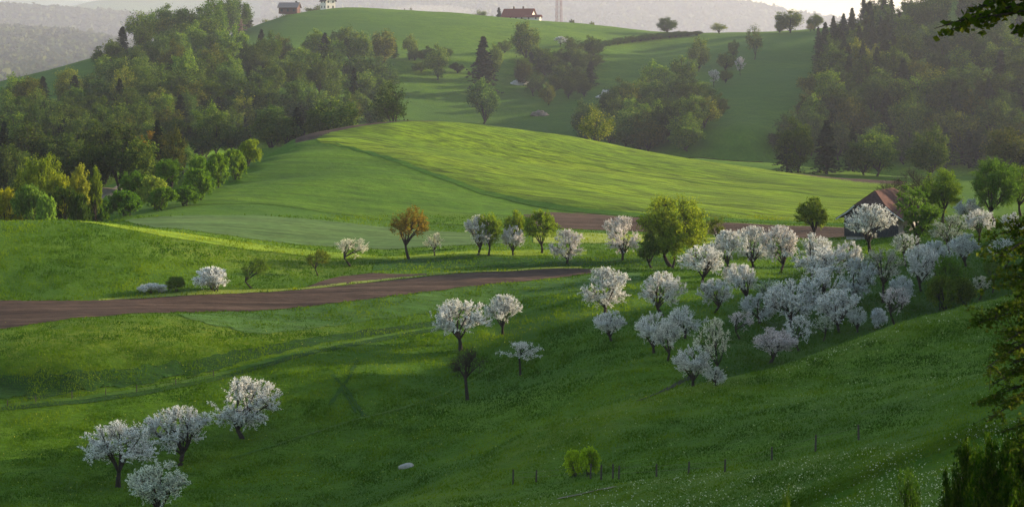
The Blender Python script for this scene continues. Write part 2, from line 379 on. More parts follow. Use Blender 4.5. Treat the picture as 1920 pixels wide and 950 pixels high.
M_dirt = ground_mat('bare_dirt', (0.10, 0.08, 0.055), (0.17, 0.14, 0.10), (0.26, 0.22, 0.16), bump=0.2)
M_bark = plain('bark', (0.035, 0.028, 0.024), 0.95, 0.4, 6, bump=0.03)
M_blossom = leaf_mat('blossom', ((0.0, (0.62, 0.60, 0.58)), (0.25, (0.86, 0.84, 0.81)), (0.72, (0.93, 0.92, 0.89)), (0.76, (0.07, 0.09, 0.03)), (1.0, (0.13, 0.15, 0.06))), 0.25)
M_leaf = leaf_mat('spring_leaves', ((0.0, (0.055, 0.10, 0.014)), (0.5, (0.11, 0.18, 0.022)), (1.0, (0.21, 0.28, 0.035))), 0.42)
M_wood = leaf_mat('wood_leaves', ((0.0, (0.032, 0.068, 0.014)), (0.5, (0.095, 0.155, 0.026)), (1.0, (0.26, 0.30, 0.05))), 0.38)
M_needle = leaf_mat('needles', ((0.0, (0.014, 0.028, 0.014)), (0.6, (0.026, 0.045, 0.020)), (1.0, (0.05, 0.075, 0.028))), 0.12)
M_nearleaf = leaf_mat('backlit_sprays', ((0.0, (0.022, 0.050, 0.006)), (0.6, (0.050, 0.082, 0.008)), (1.0, (0.12, 0.13, 0.014))), 0.45)

# ------------------------------------------------------------------ ground
def poly_in(poly, x, y):
    inside = np.zeros(x.shape, bool); n_ = len(poly)
    for i in range(n_):
        x0, y0 = poly[i]; x1, y1 = poly[(i+1) % n_]
        c = ((y0 > y) != (y1 > y)) & (x < (x1-x0)*(y-y0)/((y1-y0) or 1e-9) + x0)
        inside ^= c
    return inside
def soft_region(plist, soft):
    """a plan polygon from sight lines, as a soft weight on the ground sheet"""
    P = [place(*p)[:2] for p in plist]
    return P
gold = np.zeros(GX.shape)
for plist, wgt in (([(0, 625), (130, 605), (330, 600), (560, 605), (700, 612), (560, 640), (330, 655), (100, 660), (0, 670)], 0.75),
                   ([(300, 447), (520, 470), (720, 486), (700, 500), (560, 512), (420, 500), (250, 455)], 0.7),
                   ([(700, 940), (960, 850), (1130, 800), (1300, 730), (1200, 790), (1060, 860), (900, 930), (830, 948)], 0.25)):
    P = [place(*p)[:2] for p in plist]
    gold = np.maximum(gold, poly_in(P, GX, GY) * wgt)
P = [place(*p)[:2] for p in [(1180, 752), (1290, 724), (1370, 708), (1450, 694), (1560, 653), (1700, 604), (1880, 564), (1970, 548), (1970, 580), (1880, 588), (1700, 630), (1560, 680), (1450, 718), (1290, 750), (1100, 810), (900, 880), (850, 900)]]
gold = np.maximum(gold, poly_in(P, GX, GY) * .45)  # ridge slope turned to the sky, its brightness put into the colour
P = [place(*p)[:2] for p in [(760, 952), (960, 937), (1130, 913), (1300, 890), (1530, 854), (1700, 826), (1830, 802), (1960, 782), (1960, 880), (1700, 930), (1400, 960), (900, 975)]]
gold = np.maximum(gold, poly_in(P, GX, GY) * .30)
orchard_shade_w = poly_in([(U(a)*b, b) for a, b in ((1290, 251), (1370, 253), (1450, 257), (1560, 266), (1700, 277), (1880, 292), (2050, 302), (2050, 430), (1800, 440), (1650, 400), (1500, 372), (1400, 330), (1330, 300), (1290, 270))], GX, GY) * 1.0  # orchard floor behind the ridge: tree shade painted as darker ground
orchard_shade_w = blur(blur(orchard_shade_w, 3, 0), 4, 1)
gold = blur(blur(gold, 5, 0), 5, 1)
V = np.stack([GX, GY, GZ], -1).reshape(-1, 3)
ground = link('ground', V, grid_faces(*GX.shape)[:, ::1], M_meadow, smooth=True, attrs={'gold': ('POINT', gold.ravel()), 'lush': ('POINT', orchard_shade_w.ravel())})
tag(ground, 'rolling green meadow land with terraces and hills', kind='structure')

SHEETS = []; CROPS = []
def sheet(name, label, mat, upper, lower, off=0.07, nx=160, ny=14, rag=0.35, solid=False):
    """a field draped over the ground between its upper and lower border"""
    def border(l):
        p = np.array([place(*q)[:2] for q in l]); u = p[:, 0]/p[:, 1]; L = np.log(p[:, 1])
        s = np.r_[0, np.cumsum(np.hypot(np.diff(u), np.diff(L)*0.3))]; t = np.linspace(0, s[-1], nx)
        return np.interp(t, s, u), np.interp(t, s, L)
    uu, ul = border(upper); lu, ll = border(lower)
    t = np.linspace(0, 1, ny)[:, None]
    UU = lu*(1-t) + uu*t; LL = ll*(1-t) + ul*t
    Y = np.exp(LL); X = UU*Y
    j = rag * (vnoise(X/1.7, Y/2.1, 11) + 0.6*vnoise(X/0.6, Y/0.8, 12)); e = np.zeros_like(t); e[0] = e[-1] = 1
    Y = Y + j * e * 2.0
    Zs = gz(X, Y) + off
    o = link(name, np.stack([X, Y, Zs], -1).reshape(-1, 3), grid_faces(ny, nx), mat, smooth=True)
    tag(o, label, kind='structure')
    if mat in (M_crop, M_lush, M_mown): CROPS.append([tuple(q) for q in np.r_[np.c_[X[0], Y[0]], np.c_[X[-1], Y[-1]][::-1]]])
    if solid: SHEETS.append([tuple(q) for q in np.r_[np.c_[X[0], Y[0]], np.c_[X[-1], Y[-1]][::-1]]])
    return o
def ribbon(name, label, mat, line, w0, w1=None, off=0.09, n_=120, rag=0.3):
    p = np.array([place(*q)[:2] for q in line]); s = np.r_[0, np.cumsum(np.hypot(*np.diff(p, axis=0).T))]
    t = np.linspace(0, s[-1], n_); x = np.interp(t, s, p[:, 0]); y = np.interp(t, s, p[:, 1])
    for _ in range(4): x[1:-1] = (x[:-2]+2*x[1:-1]+x[2:])/4; y[1:-1] = (y[:-2]+2*y[1:-1]+y[2:])/4
    tx, ty = np.gradient(x), np.gradient(y); L = np.hypot(tx, ty); nx_, ny_ = -ty/L, tx/L
    w1 = w1 or w0; w = np.linspace(w0, w1, n_)
    rows = []
    for a in np.linspace(-0.5, 0.5, 5):
        ww = w*a + (rag*vnoise(t/1.2, t*0+a*9, 21) if abs(a) == 0.5 else 0)
        X = x + nx_*ww; Y = y + ny_*ww; rows.append(np.c_[X, Y, gz(X, Y) + off])
    o = link(name, np.concatenate(rows), grid_faces(5, n_), mat, smooth=True); return tag(o, label, kind='structure')

PL = [(0, 617), (130, 598), (250, 588), (480, 583), (700, 560), (900, 535), (1108, 513)]
PU = [(0, 564), (190, 563), (400, 553), (600, 541), (760, 523), (900, 511), (1000, 506), (1110, 505)]
def ext(l, p): return [p] + l
sheet('ploughed_field', 'long dark brown ploughed field curving across the middle of the valley', M_soil, [(-120, 568)] + PU, [(-120, 632)] + PL, solid=True, nx=260)
sheet('mown_field', 'narrow pale yellow-green strip just above the long ploughed field', M_mown, [(185, 561), (400, 544), (560, 541), (700, 525), (860, 510), (1000, 502), (1090, 501)], [(185, 563), (400, 552), (600, 540), (760, 522), (900, 510), (1000, 505), (1095, 504)], rag=0.15)
sheet('ploughed_field', 'small pointed patch of bare soil below the orange tree', M_soil, [(580, 537), (640, 518), (700, 512), (800, 513)], [(570, 540), (640, 534), (720, 524), (800, 516)], solid=True, nx=80)
sheet('grain_field', 'pale bluish green grain field between the knoll and the big hill', M_pale, [(232, 414), (350, 404), (480, 404), (600, 413), (730, 426), (860, 436), (970, 446)], [(290, 427), (400, 438), (500, 452), (620, 463), (720, 468), (860, 460), (980, 456)], solid=True)
sheet('grass_field', 'sunlit bright green strip along the right flank of the left knoll', M_lush, [(150, 415), (200, 419), (300, 432), (400, 446), (500, 460), (620, 473), (720, 482), (900, 470), (1100, 468)], [(150, 417), (200, 423), (300, 442), (400, 458), (500, 472), (620, 484), (720, 488), (900, 478), (1100, 478)])
sheet('ploughed_field', 'brown soil strip at the foot of the big sunlit hill', M_soil, [(972, 396), (1080, 399), (1190, 408), (1330, 417), (1605, 427)], [(1000, 426), (1080, 430), (1190, 434), (1350, 440), (1605, 443)], solid=True)
sheet('grass_field', 'pale green strip below the brown soil at the hill foot', M_mown, [(1000, 434), (1190, 440), (1350, 446), (1600, 449)], [(1000, 456), (1190, 456), (1400, 458), (1590, 462)])
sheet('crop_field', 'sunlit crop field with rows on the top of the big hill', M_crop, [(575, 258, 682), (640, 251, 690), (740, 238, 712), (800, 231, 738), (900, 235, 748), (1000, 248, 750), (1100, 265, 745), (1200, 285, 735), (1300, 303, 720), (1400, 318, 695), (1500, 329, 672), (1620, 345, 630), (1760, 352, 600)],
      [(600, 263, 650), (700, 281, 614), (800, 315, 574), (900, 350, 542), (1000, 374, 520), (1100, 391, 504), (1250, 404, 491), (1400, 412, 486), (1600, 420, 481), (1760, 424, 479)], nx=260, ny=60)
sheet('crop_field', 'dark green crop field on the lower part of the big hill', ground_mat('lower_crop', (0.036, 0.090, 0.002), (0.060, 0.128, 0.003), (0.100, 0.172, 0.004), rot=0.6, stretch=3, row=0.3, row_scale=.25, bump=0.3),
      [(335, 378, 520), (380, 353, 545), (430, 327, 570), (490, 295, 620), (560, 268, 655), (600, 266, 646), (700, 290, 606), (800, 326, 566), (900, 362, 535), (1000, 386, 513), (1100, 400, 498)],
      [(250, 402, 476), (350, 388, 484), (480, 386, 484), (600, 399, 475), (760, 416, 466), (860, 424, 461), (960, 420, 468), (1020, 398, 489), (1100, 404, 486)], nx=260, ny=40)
sheet('grass_bank', 'grassy step between the two crop fields of the big hill, its shade painted darker', ground_mat('step_grass_shade', (0.024, 0.078, 0.003), (0.044, 0.115, 0.004), (0.08, 0.16, 0.006), rot=.6, stretch=4, bump=0.3),
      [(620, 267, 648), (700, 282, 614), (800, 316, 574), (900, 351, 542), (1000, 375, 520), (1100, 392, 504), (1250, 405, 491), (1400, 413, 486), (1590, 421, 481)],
      [(640, 274, 636), (700, 293, 607), (800, 329, 567), (900, 364, 536), (1000, 387, 514), (1100, 402, 499), (1250, 412, 486), (1400, 418, 482), (1590, 426, 477)], off=.10, rag=.15)  # face of the step out of the sun, painted darker than the crops
sheet('ploughed_field', 'grey brown soil strip along the crest of the big hill', M_soil, [(553, 256, 693), (600, 245, 708), (680, 234, 732), (760, 229, 747), (830, 229, 752)], [(556, 266, 668), (620, 255, 686), (700, 243, 706), (770, 234, 730), (830, 231, 745)], solid=True, nx=120)
sheet('ploughed_field', 'thin soil strip behind the big hill crop leading to the barn', M_soil, [(1440, 321, 694), (1500, 328, 677), (1600, 338, 655), (1700, 343, 642)], [(1440, 322, 688), (1500, 331, 664), (1600, 347, 628), (1700, 356, 600)], solid=True)
sheet('dirt_patch', 'eroded bare bank at the left end of the hill hedge', M_dirt, [(150, 385, 522), (172, 355, 552), (200, 340, 575), (232, 336, 588)], [(158, 405, 505), (185, 385, 522), (215, 360, 552), (240, 343, 575)], nx=40)
sheet('dirt_patch', 'eroded pale bank below the right meadow spur', M_dirt, [(1288, 284, 862), (1350, 290, 858), (1430, 305, 845)], [(1285, 298, 845), (1350, 306, 838), (1430, 318, 830)], nx=40, off=0.3)
sheet('grain_field', 'striped pale green field just below the long ploughed field', ground_mat('green_grain', (0.040, 0.10, 0.016), (0.062, 0.13, 0.024), (0.10, 0.17, 0.034), rot=0.1, stretch=6, row=0.3, row_scale=0.7, bump=0.2),
      [(330, 588), (480, 585), (700, 562), (900, 537), (1108, 516), (1200, 512)], [(360, 600), (480, 628), (650, 608), (820, 584), (1000, 558), (1200, 530)], rag=.8)
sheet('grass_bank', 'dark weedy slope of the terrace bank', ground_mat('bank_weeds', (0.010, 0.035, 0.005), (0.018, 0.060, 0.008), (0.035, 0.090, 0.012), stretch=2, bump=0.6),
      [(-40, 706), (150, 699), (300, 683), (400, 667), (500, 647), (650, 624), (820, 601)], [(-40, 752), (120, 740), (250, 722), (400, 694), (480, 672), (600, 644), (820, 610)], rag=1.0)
sheet('grass_bank', 'grassy bank below the tree row, its shade painted dark', ground_mat('bank_grass_shade', (0.012, 0.045, 0.006), (0.022, 0.075, 0.008), (0.04, 0.10, 0.012), stretch=2, bump=0.5),
      [(700, 492), (760, 485), (900, 481), (1063, 483), (1165, 484), (1250, 482)], [(700, 508), (760, 506), (900, 501), (1063, 500), (1165, 500), (1250, 499)], rag=.8)  # shadow on the bank face painted in as darker grass
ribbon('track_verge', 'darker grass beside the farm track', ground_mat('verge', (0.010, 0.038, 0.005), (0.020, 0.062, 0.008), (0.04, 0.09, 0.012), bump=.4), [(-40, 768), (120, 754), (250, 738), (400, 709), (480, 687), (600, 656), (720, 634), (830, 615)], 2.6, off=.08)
ribbon('track', 'grassy farm track running below the terrace bank', M_track, [(-40, 764), (120, 750), (250, 734), (400, 705), (480, 683), (600, 652), (720, 630), (830, 611)], 1.1)
ribbon('track', 'faint wheel track across the lower meadow', M_track, [(430, 860), (560, 820), (640, 795), (740, 770), (830, 740), (900, 705), (960, 668)], .55)
M_mark = ground_mat('pressed_grass', (0.012, 0.045, 0.003), (0.022, 0.070, 0.003), (0.04, 0.10, 0.005), bump=.2)
ribbon('wheel_marks', 'dark wheel mark curving down the lower meadow', M_mark, [(670, 676), (655, 708), (640, 728), (618, 760)], .45)
ribbon('wheel_marks', 'dark wheel mark crossing the first one', M_mark, [(622, 702), (648, 728), (664, 752), (684, 782)], .45)
ribbon('wheel_marks', 'dark wheel mark beside the crossing ones', M_mark, [(640, 730), (655, 752), (668, 775)], .35)
M_tram = ground_mat('tramline', (0.035, 0.085, 0.003), (0.06, 0.12, 0.004), (0.10, 0.16, 0.006), bump=.2)
for k, dy in enumerate((0, 16, 36, 60)):
    ribbon('wheel_marks', ['uppermost', 'second', 'third', 'lowest'][k] + ' tractor line running along the sunlit hill crop', M_tram, [(690 + dy*2, 262 + dy*.9), (900, 262 + dy), (1100, 292 + dy), (1300, 327 + dy*.9), (1520, 352 + dy*.7)], .9, off=.12, rag=.1)
ribbon('footpath', 'pale trodden path below the wire fence', M_dirt, [(1045, 936), (1085, 928), (1130, 918), (1150, 914)], 0.5, 0.9)
ribbon('ditch', 'dark ditch cutting into the meadow below the orchard', plain('wet_soil', (0.02, 0.022, 0.012), 0.9), [(1195, 752), (1225, 742), (1250, 730), (1280, 714), (1300, 706)], 0.7, 0.9)

# ------------------------------------------------------------------ trees
def bez(a, b, c, n_):
    t = np.linspace(0, 1, n_)[:, None]; return (1-t)**2*a + 2*t*(1-t)*b + t*t*c
def leaf_quads(C, size, r, flat=0.0, droop=0.0):
    """one diamond per leaf or flower clump, random facing"""
    n_ = len(C); a = r.normal(size=(n_, 3)); a[:, 2] *= (1 - flat*0.7); a /= np.linalg.norm(a, axis=1)[:, None]
    b = r.normal(size=(n_, 3)); b[:, 2] *= (1 - flat); b -= (b*a).sum(1)[:, None]*a; b /= np.linalg.norm(b, axis=1)[:, None] + 1e-9
    s = size * r.uniform(0.6, 1.35, (n_, 1))
    v = np.stack([C + a*s*0.62, C + b*s*0.45 + a*s*0.05, C - a*s*0.55, C - b*s*0.45 + a*s*0.08], 1).reshape(-1, 3)
    return v, np.arange(n_*4).reshape(-1, 4)
def tree_parts(seed, H=7.0, W=7.0, base=0.28, limbs=6, secs=6, twigs=11, per=26, size=0.15, twig_len=0.9, up=0.5, lean=0.12, trunk_r=0.2, low=0.12, leafless=False, tex=0.12, round_=1.0, draw_twigs=True, multi=1):
    r = np.random.default_rng(seed)
    wood = MB(); C = []; Tt = []
    cz = H * (base + 1) / 2 * 0.98; rz = H*(1 - base)/2 * 1.02; rx = W/2
    cen = np.array([0, 0, cz])
    lump = r.normal(size=(7, 3)); lump /= np.linalg.norm(lump, axis=1)[:, None]; la = r.uniform(-0.15, 0.12, 7)
    def env(d):     # radius of the crown in a direction
        d = d/np.linalg.norm(d)
        k = 1 + sum(a_*max(0, d @ l_)**4 for a_, l_ in zip(la, lump))
        return k / math.sqrt((d[0]/rx)**2 + (d[1]/rx)**2 + (d[2]/rz)**2)
    for m_ in range(multi):
        top = np.array([r.normal()*lean*H, r.normal()*lean*H, H*base*1.15])
        root_ = np.array([0., 0, -0.4]) if multi == 1 else np.array([r.normal()*0.12*W, r.normal()*0.12*W, -0.3])
        mid = (root_+top)/2 + np.array([r.normal(), r.normal(), 0])*H*0.025
        P = bez(root_, mid, top, 6)
        wood.tube(P, np.linspace(trunk_r*1.35, trunk_r*0.85, 6)/math.sqrt(multi), 7)
        a0 = r.uniform(0, 2*PI)
        nl = max(2, limbs // multi)
        for i in range(nl):
            an = a0 + 2*PI*i/nl + r.normal()*0.25
            el = r.uniform(-low, 0.9) if i < nl-1 else 1.35
            d = np.array([math.cos(an)*math.cos(el), math.sin(an)*math.cos(el), math.sin(el)])
            E = cen + d*env(d)*r.uniform(0.55, 0.72)
            ctrl = top + (E-top)*0.45 + np.array([r.normal()*0.06*W, r.normal()*0.06*W, 0.10*H*r.uniform(0.2, 1)])
            LP = bez(top, ctrl, E, 9)
            wood.tube(LP, np.linspace(trunk_r*0.66, trunk_r*0.2, 9), 5)
            for j in range(secs):
                st = LP[min(8, int(3 + 6*(j+r.uniform())/secs))]
                dd = d + r.normal(size=3)*0.62; dd[2] = dd[2]*0.85; dd /= np.linalg.norm(dd)
                E2 = cen + dd*env(dd)*r.uniform(0.62, 0.93)
                c2 = (st+E2)/2 + np.array([0, 0, 0.05*H])*r.uniform(-0.3, 1)
                SP = bez(st, c2, E2, 6)
                wood.tube(SP, np.linspace(trunk_r*0.2, trunk_r*0.06, 6), 4)
                for k in range(twigs):
                    s0 = SP[int(r.integers(2, 6))] if r.uniform() > 0.15 else st + (E2-st)*r.uniform(0.1, 0.5)
                    out_ = (s0-cen)/(np.linalg.norm(s0-cen)+1e-6)
                    td = out_*0.75 + r.normal(size=3)*0.55 + np.array([0, 0, up]); td /= np.linalg.norm(td)
                    tl = twig_len*r.uniform(0.55, 1.3)
                    e3 = s0 + td*tl
                    q = (e3-cen); ql = np.linalg.norm(q); em = env(q)*1.06
                    if ql > em: e3 = cen + q*(em/ql)
                    if e3[2] < H*0.06: e3[2] = H*0.06 + r.uniform()*0.2
                    TP = bez(s0, (s0+e3)/2 + r.normal(size=3)*tl*0.12, e3, 4)
                    if draw_twigs: wood.tube(TP, [trunk_r*0.09, trunk_r*0.075, trunk_r*0.06, trunk_r*0.03], 3)
                    if leafless:
                        for _ in range(5):
                            s4 = TP[int(r.integers(1, 4))]; d4 = td + r.normal(size=3)*0.7; d4 /= np.linalg.norm(d4)
                            wood.tube(np.array([s4, s4 + d4*tl*0.3 + r.normal(size=3)*0.04, s4 + d4*tl*r.uniform(0.45, 0.8)]), [0.014, 0.011, 0.007], 3)
                    else:
                        n_ = int(per*r.uniform(0.6, 1.4)); t = r.uniform(0.05, 1.02, n_)[:, None]
                        C.append(s0*(1-t) + e3*t + r.normal(size=(n_, 3))*tex*(0.5+tl*0.6))
                        Tt.append(np.clip(r.uniform(0, 1, n_)*0.75 + r.uniform(0, 0.25), 0, 1))
    if leafless: return wood, None, None, r
    return wood, np.concatenate(C), np.concatenate(Tt), r
def tree_proto(seed, leafmat, size, **kw):
    wood, C, T, r = tree_parts(seed, size=size, **kw)
    wv = np.concatenate(wood.v); wq = np.concatenate(wood.q)
    wm = mesh('trunk', wv, wq, M_bark, smooth=True)
    cm = None
    if C is not None:
        v, q = leaf_quads(C, size, r)
        cm = mesh('crown', v, q, leafmat, attrs={'tint': ('FACE', T)})
    return dict(wood=wm, crown=cm, H=kw.get('H', 7.0), W=kw.get('W', 7.0))
def conifer_parts(seed, H=18., W=7., size=0.5, n_wh=24, per=16):
    r = np.random.default_rng(seed); wood = MB(); C = []; T = []
    wood.tube(np.array([(0, 0, -0.5), (0, 0, H*0.5), (0, 0, H*0.97)]), [H*0.014, H*0.009, 0.03], 6)
    NB = n_wh*9
    for i in range(NB):
        t = (i+r.uniform())/NB; t = t**.85; z = H*(0.05 + 0.92*t); R = W/2*(1-t)**0.8*r.uniform(0.6, 1.12) + 0.10
        an = r.uniform(0, 2*PI); rr = R; tip = np.array([math.cos(an)*rr, math.sin(an)*rr, z - rr*r.uniform(.15, .45)]); s = np.array([0, 0, z])
        if i % 3 == 0: wood.tube(np.array([s, (s+tip)/2 + (0, 0, 0.06*rr), tip]), [0.05, 0.035, 0.015], 3)
        tt = r.uniform(0.1, 1.03, per)[:, None]
        C.append(s*(1-tt) + tip*tt + r.normal(size=(per, 3))*np.array([0.16, 0.16, 0.12])*(0.4 + rr*0.3) - np.array([0, 0, 0.12])*tt)
        T.append(np.clip(r.uniform(0, .7, per) + r.uniform(0, .3), 0, 1))
    return wood, np.concatenate(C), np.concatenate(T), r
def single(seed, leafmat, size, conifer=False, **kw):
    """trunk and crown in one mesh, for trees a few pixels tall"""
    wood, C, T, r = conifer_parts(seed, size=size, **kw) if conifer else tree_parts(seed, size=size, **kw)
    wv = np.concatenate(wood.v); wq = np.concatenate(wood.q); v, q = leaf_quads(C, size, r, flat=0.4 if conifer else 0)
    me = mesh('tree', np.concatenate([wv, v]), [np.concatenate([wq, q + len(wv)])], [M_bark, leafmat],
              attrs={'tint': ('FACE', np.r_[np.zeros(len(wq)), T])}, midx=np.r_[np.zeros(len(wq)), np.ones(len(q))])
    return dict(wood=None, crown=me, H=kw.get('H', 18.), W=kw.get('W', 7.))

PR = {}
PR['blossom'] = [tree_proto(100+i, M_blossom, 0.115, H=7, W=w_, base=b_, limbs=7, secs=6, twigs=11, per=42, up=0.75, low=lo, trunk_r=.24, twig_len=1.15, tex=.06, lean=.07)
                 for i, (w_, b_, lo) in enumerate(((8.2, .13, .45), (7.6, .15, .4), (8.4, .12, .45), (6.6, .12, .4), (7.6, .18, .3), (8.8, .20, .3)))]
PR['blossom_thin'] = [tree_proto(120+i, M_blossom, 0.105, H=7, W=w_, base=b_, limbs=6, secs=5, twigs=8, per=30, up=0.65, low=.2, twig_len=1.0, tex=.06)
                 for i, (w_, b_) in enumerate(((7.4, .28), (6.4, .22), (8.0, .30)))]
PR['blossom_crooked'] = [tree_proto(131, M_blossom, 0.14, H=6, W=8.2, base=.48, limbs=6, secs=4, twigs=7, per=20, up=0.2, low=.05, twig_len=0.9, lean=0.10, trunk_r=.17)]
PR['bare'] = [tree_proto(141, None, 0.1, H=7, W=6, base=.36, limbs=7, secs=6, twigs=5, up=0.3, low=.2, leafless=True, trunk_r=.24, twig_len=1.0),
              tree_proto(142, None, 0.1, H=8, W=6, base=.3, limbs=7, secs=6, twigs=7, up=0.5, low=.1, leafless=True, trunk_r=.2, twig_len=1.2)]
PR['green'] = [tree_proto(150+i, M_leaf, 0.21, H=9, lean=.045, W=w_, base=b_, limbs=8, secs=6, twigs=11, per=24, up=0.35, low=.35, twig_len=1.0, trunk_r=.2)
               for i, (w_, b_) in enumerate(((7.0, .16), (6.0, .14), (8.0, .18), (5.5, .12)))]
PR['green_thin'] = [tree_proto(160+i, M_leaf, 0.16, H=7, W=w_, base=b_, limbs=7, secs=5, twigs=8, per=15, up=0.4, low=.25, twig_len=0.9, trunk_r=.14)
               for i, (w_, b_) in enumerate(((6.0, .24), (5.0, .2)))]
PR['tall_green'] = [tree_proto(170+i, M_leaf, 0.24, H=13, lean=.045, W=w_, base=b_, limbs=10, secs=7, twigs=12, per=24, up=0.3, low=.4, twig_len=1.5, trunk_r=.3, tex=.17)
               for i, (w_, b_) in enumerate(((12.5, .14), (9.5, .18)))]
PR['airy'] = [tree_proto(177, M_leaf, 0.2, H=11, W=8, base=.22, limbs=8, secs=7, twigs=9, per=13, up=.5, low=.3, twig_len=1.2, trunk_r=.26, lean=.03)]
PR['layered'] = [tree_proto(180, M_leaf, 0.2, H=12, lean=.045, W=9, base=.2, limbs=9, secs=6, twigs=11, per=22, up=-0.05, low=.5, twig_len=1.1, trunk_r=.36)]
PR['bush'] = [tree_proto(190+i, M_leaf, 0.2, H=4, W=w_, base=.03, limbs=9, secs=5, twigs=10, per=26, up=0.4, low=.1, twig_len=.8, trunk_r=.10, multi=3)
               for i, w_ in enumerate((5.0, 4.2, 6.0))]
PR['blossom_bush'] = [tree_proto(200, M_blossom, 0.15, H=4, W=6.6, base=.03, limbs=9, secs=6, twigs=11, per=26, up=0.6, low=.05, twig_len=.8, trunk_r=.10, multi=3)]
PR['wood'] = [single(210+i, M_wood, 0.40, H=16, W=w_, base=b_*.35, lean=.03, limbs=8, secs=6, twigs=9, per=24, up=0.25, low=.9, twig_len=1.7, trunk_r=.28, tex=.30, draw_twigs=False)
               for i, (w_, b_) in enumerate(((11, .14), (9, .10), (12.5, .16), (8, .12), (10, .2)))]
PR['wood_thin'] = [single(220+i, M_wood, 0.42, H=16, W=w_, base=b_*.5, lean=.03, limbs=8, secs=5, twigs=7, per=11, up=0.4, low=.4, twig_len=1.9, trunk_r=.26, tex=.32)
               for i, (w_, b_) in enumerate(((10, .2), (8, .15)))]
PR['spruce'] = [single(230+i, M_needle, 0.55, conifer=True, H=20., W=w_, n_wh=26, per=14) for i, w_ in enumerate((7.0, 8.5, 6.0))]
PR['wood_blossom'] = [single(240, M_blossom, 0.30, H=7, W=7, base=.2, limbs=6, secs=5, twigs=6, per=12, up=0.5, low=.3, twig_len=1.0, trunk_r=.16)]

def put(kind, px, py, hpx, wpx, label, color=(1, 1, 1), Y=None, name='fruit_tree', cat='tree', group=None, vi=None, part='trunk'):
    x, Y_, z = place(px, py, Y)
    lst = PR[kind]; pr = lst[vi if vi is not None else random.randrange(len(lst))]
    if Y is not None: hpx = (HY - z*F/Y_) - (py - hpx) if py > 0 else hpx
    if 'blossom' in kind and 'wood' not in kind: hpx *= 1.05; wpx *= 1.13
    h = hpx / F * Y_; wd = wpx / F * Y_
    sz = h / pr['H']; sx = wd / pr['W']
    col = (*color, 1)
    rz = random.uniform(0, 2*PI)
    if pr['wood'] is None:
        o = bpy.data.objects.new(name, pr['crown']); COL.objects.link(o); o.color = col
    else:
        o = bpy.data.objects.new(name, None); COL.objects.link(o); o.empty_display_size = 0.3
        t = bpy.data.objects.new(part, pr['wood']); COL.objects.link(t); t.parent = o
        if pr['crown']:
            c = bpy.data.objects.new('crown', pr['crown']); COL.objects.link(c); c.parent = o; c.color = col
    o.location = (x, Y_, z - 0.05); o.rotation_euler = (0, 0, rz); o.scale = (sx, sx, sz)
    tag(o, label, cat, group)
    return o

WH = (1, 1, 1); CRM = (1.0, 0.97, 0.80); PNK = (0.92, 0.82, 0.84); GRY = (0.80, 0.84, 0.86)
GB = 'white blossoming fruit trees on the meadow'
GO = 'white blossoming fruit trees of the orchard'
GR = 'trees along the bank in mid valley'
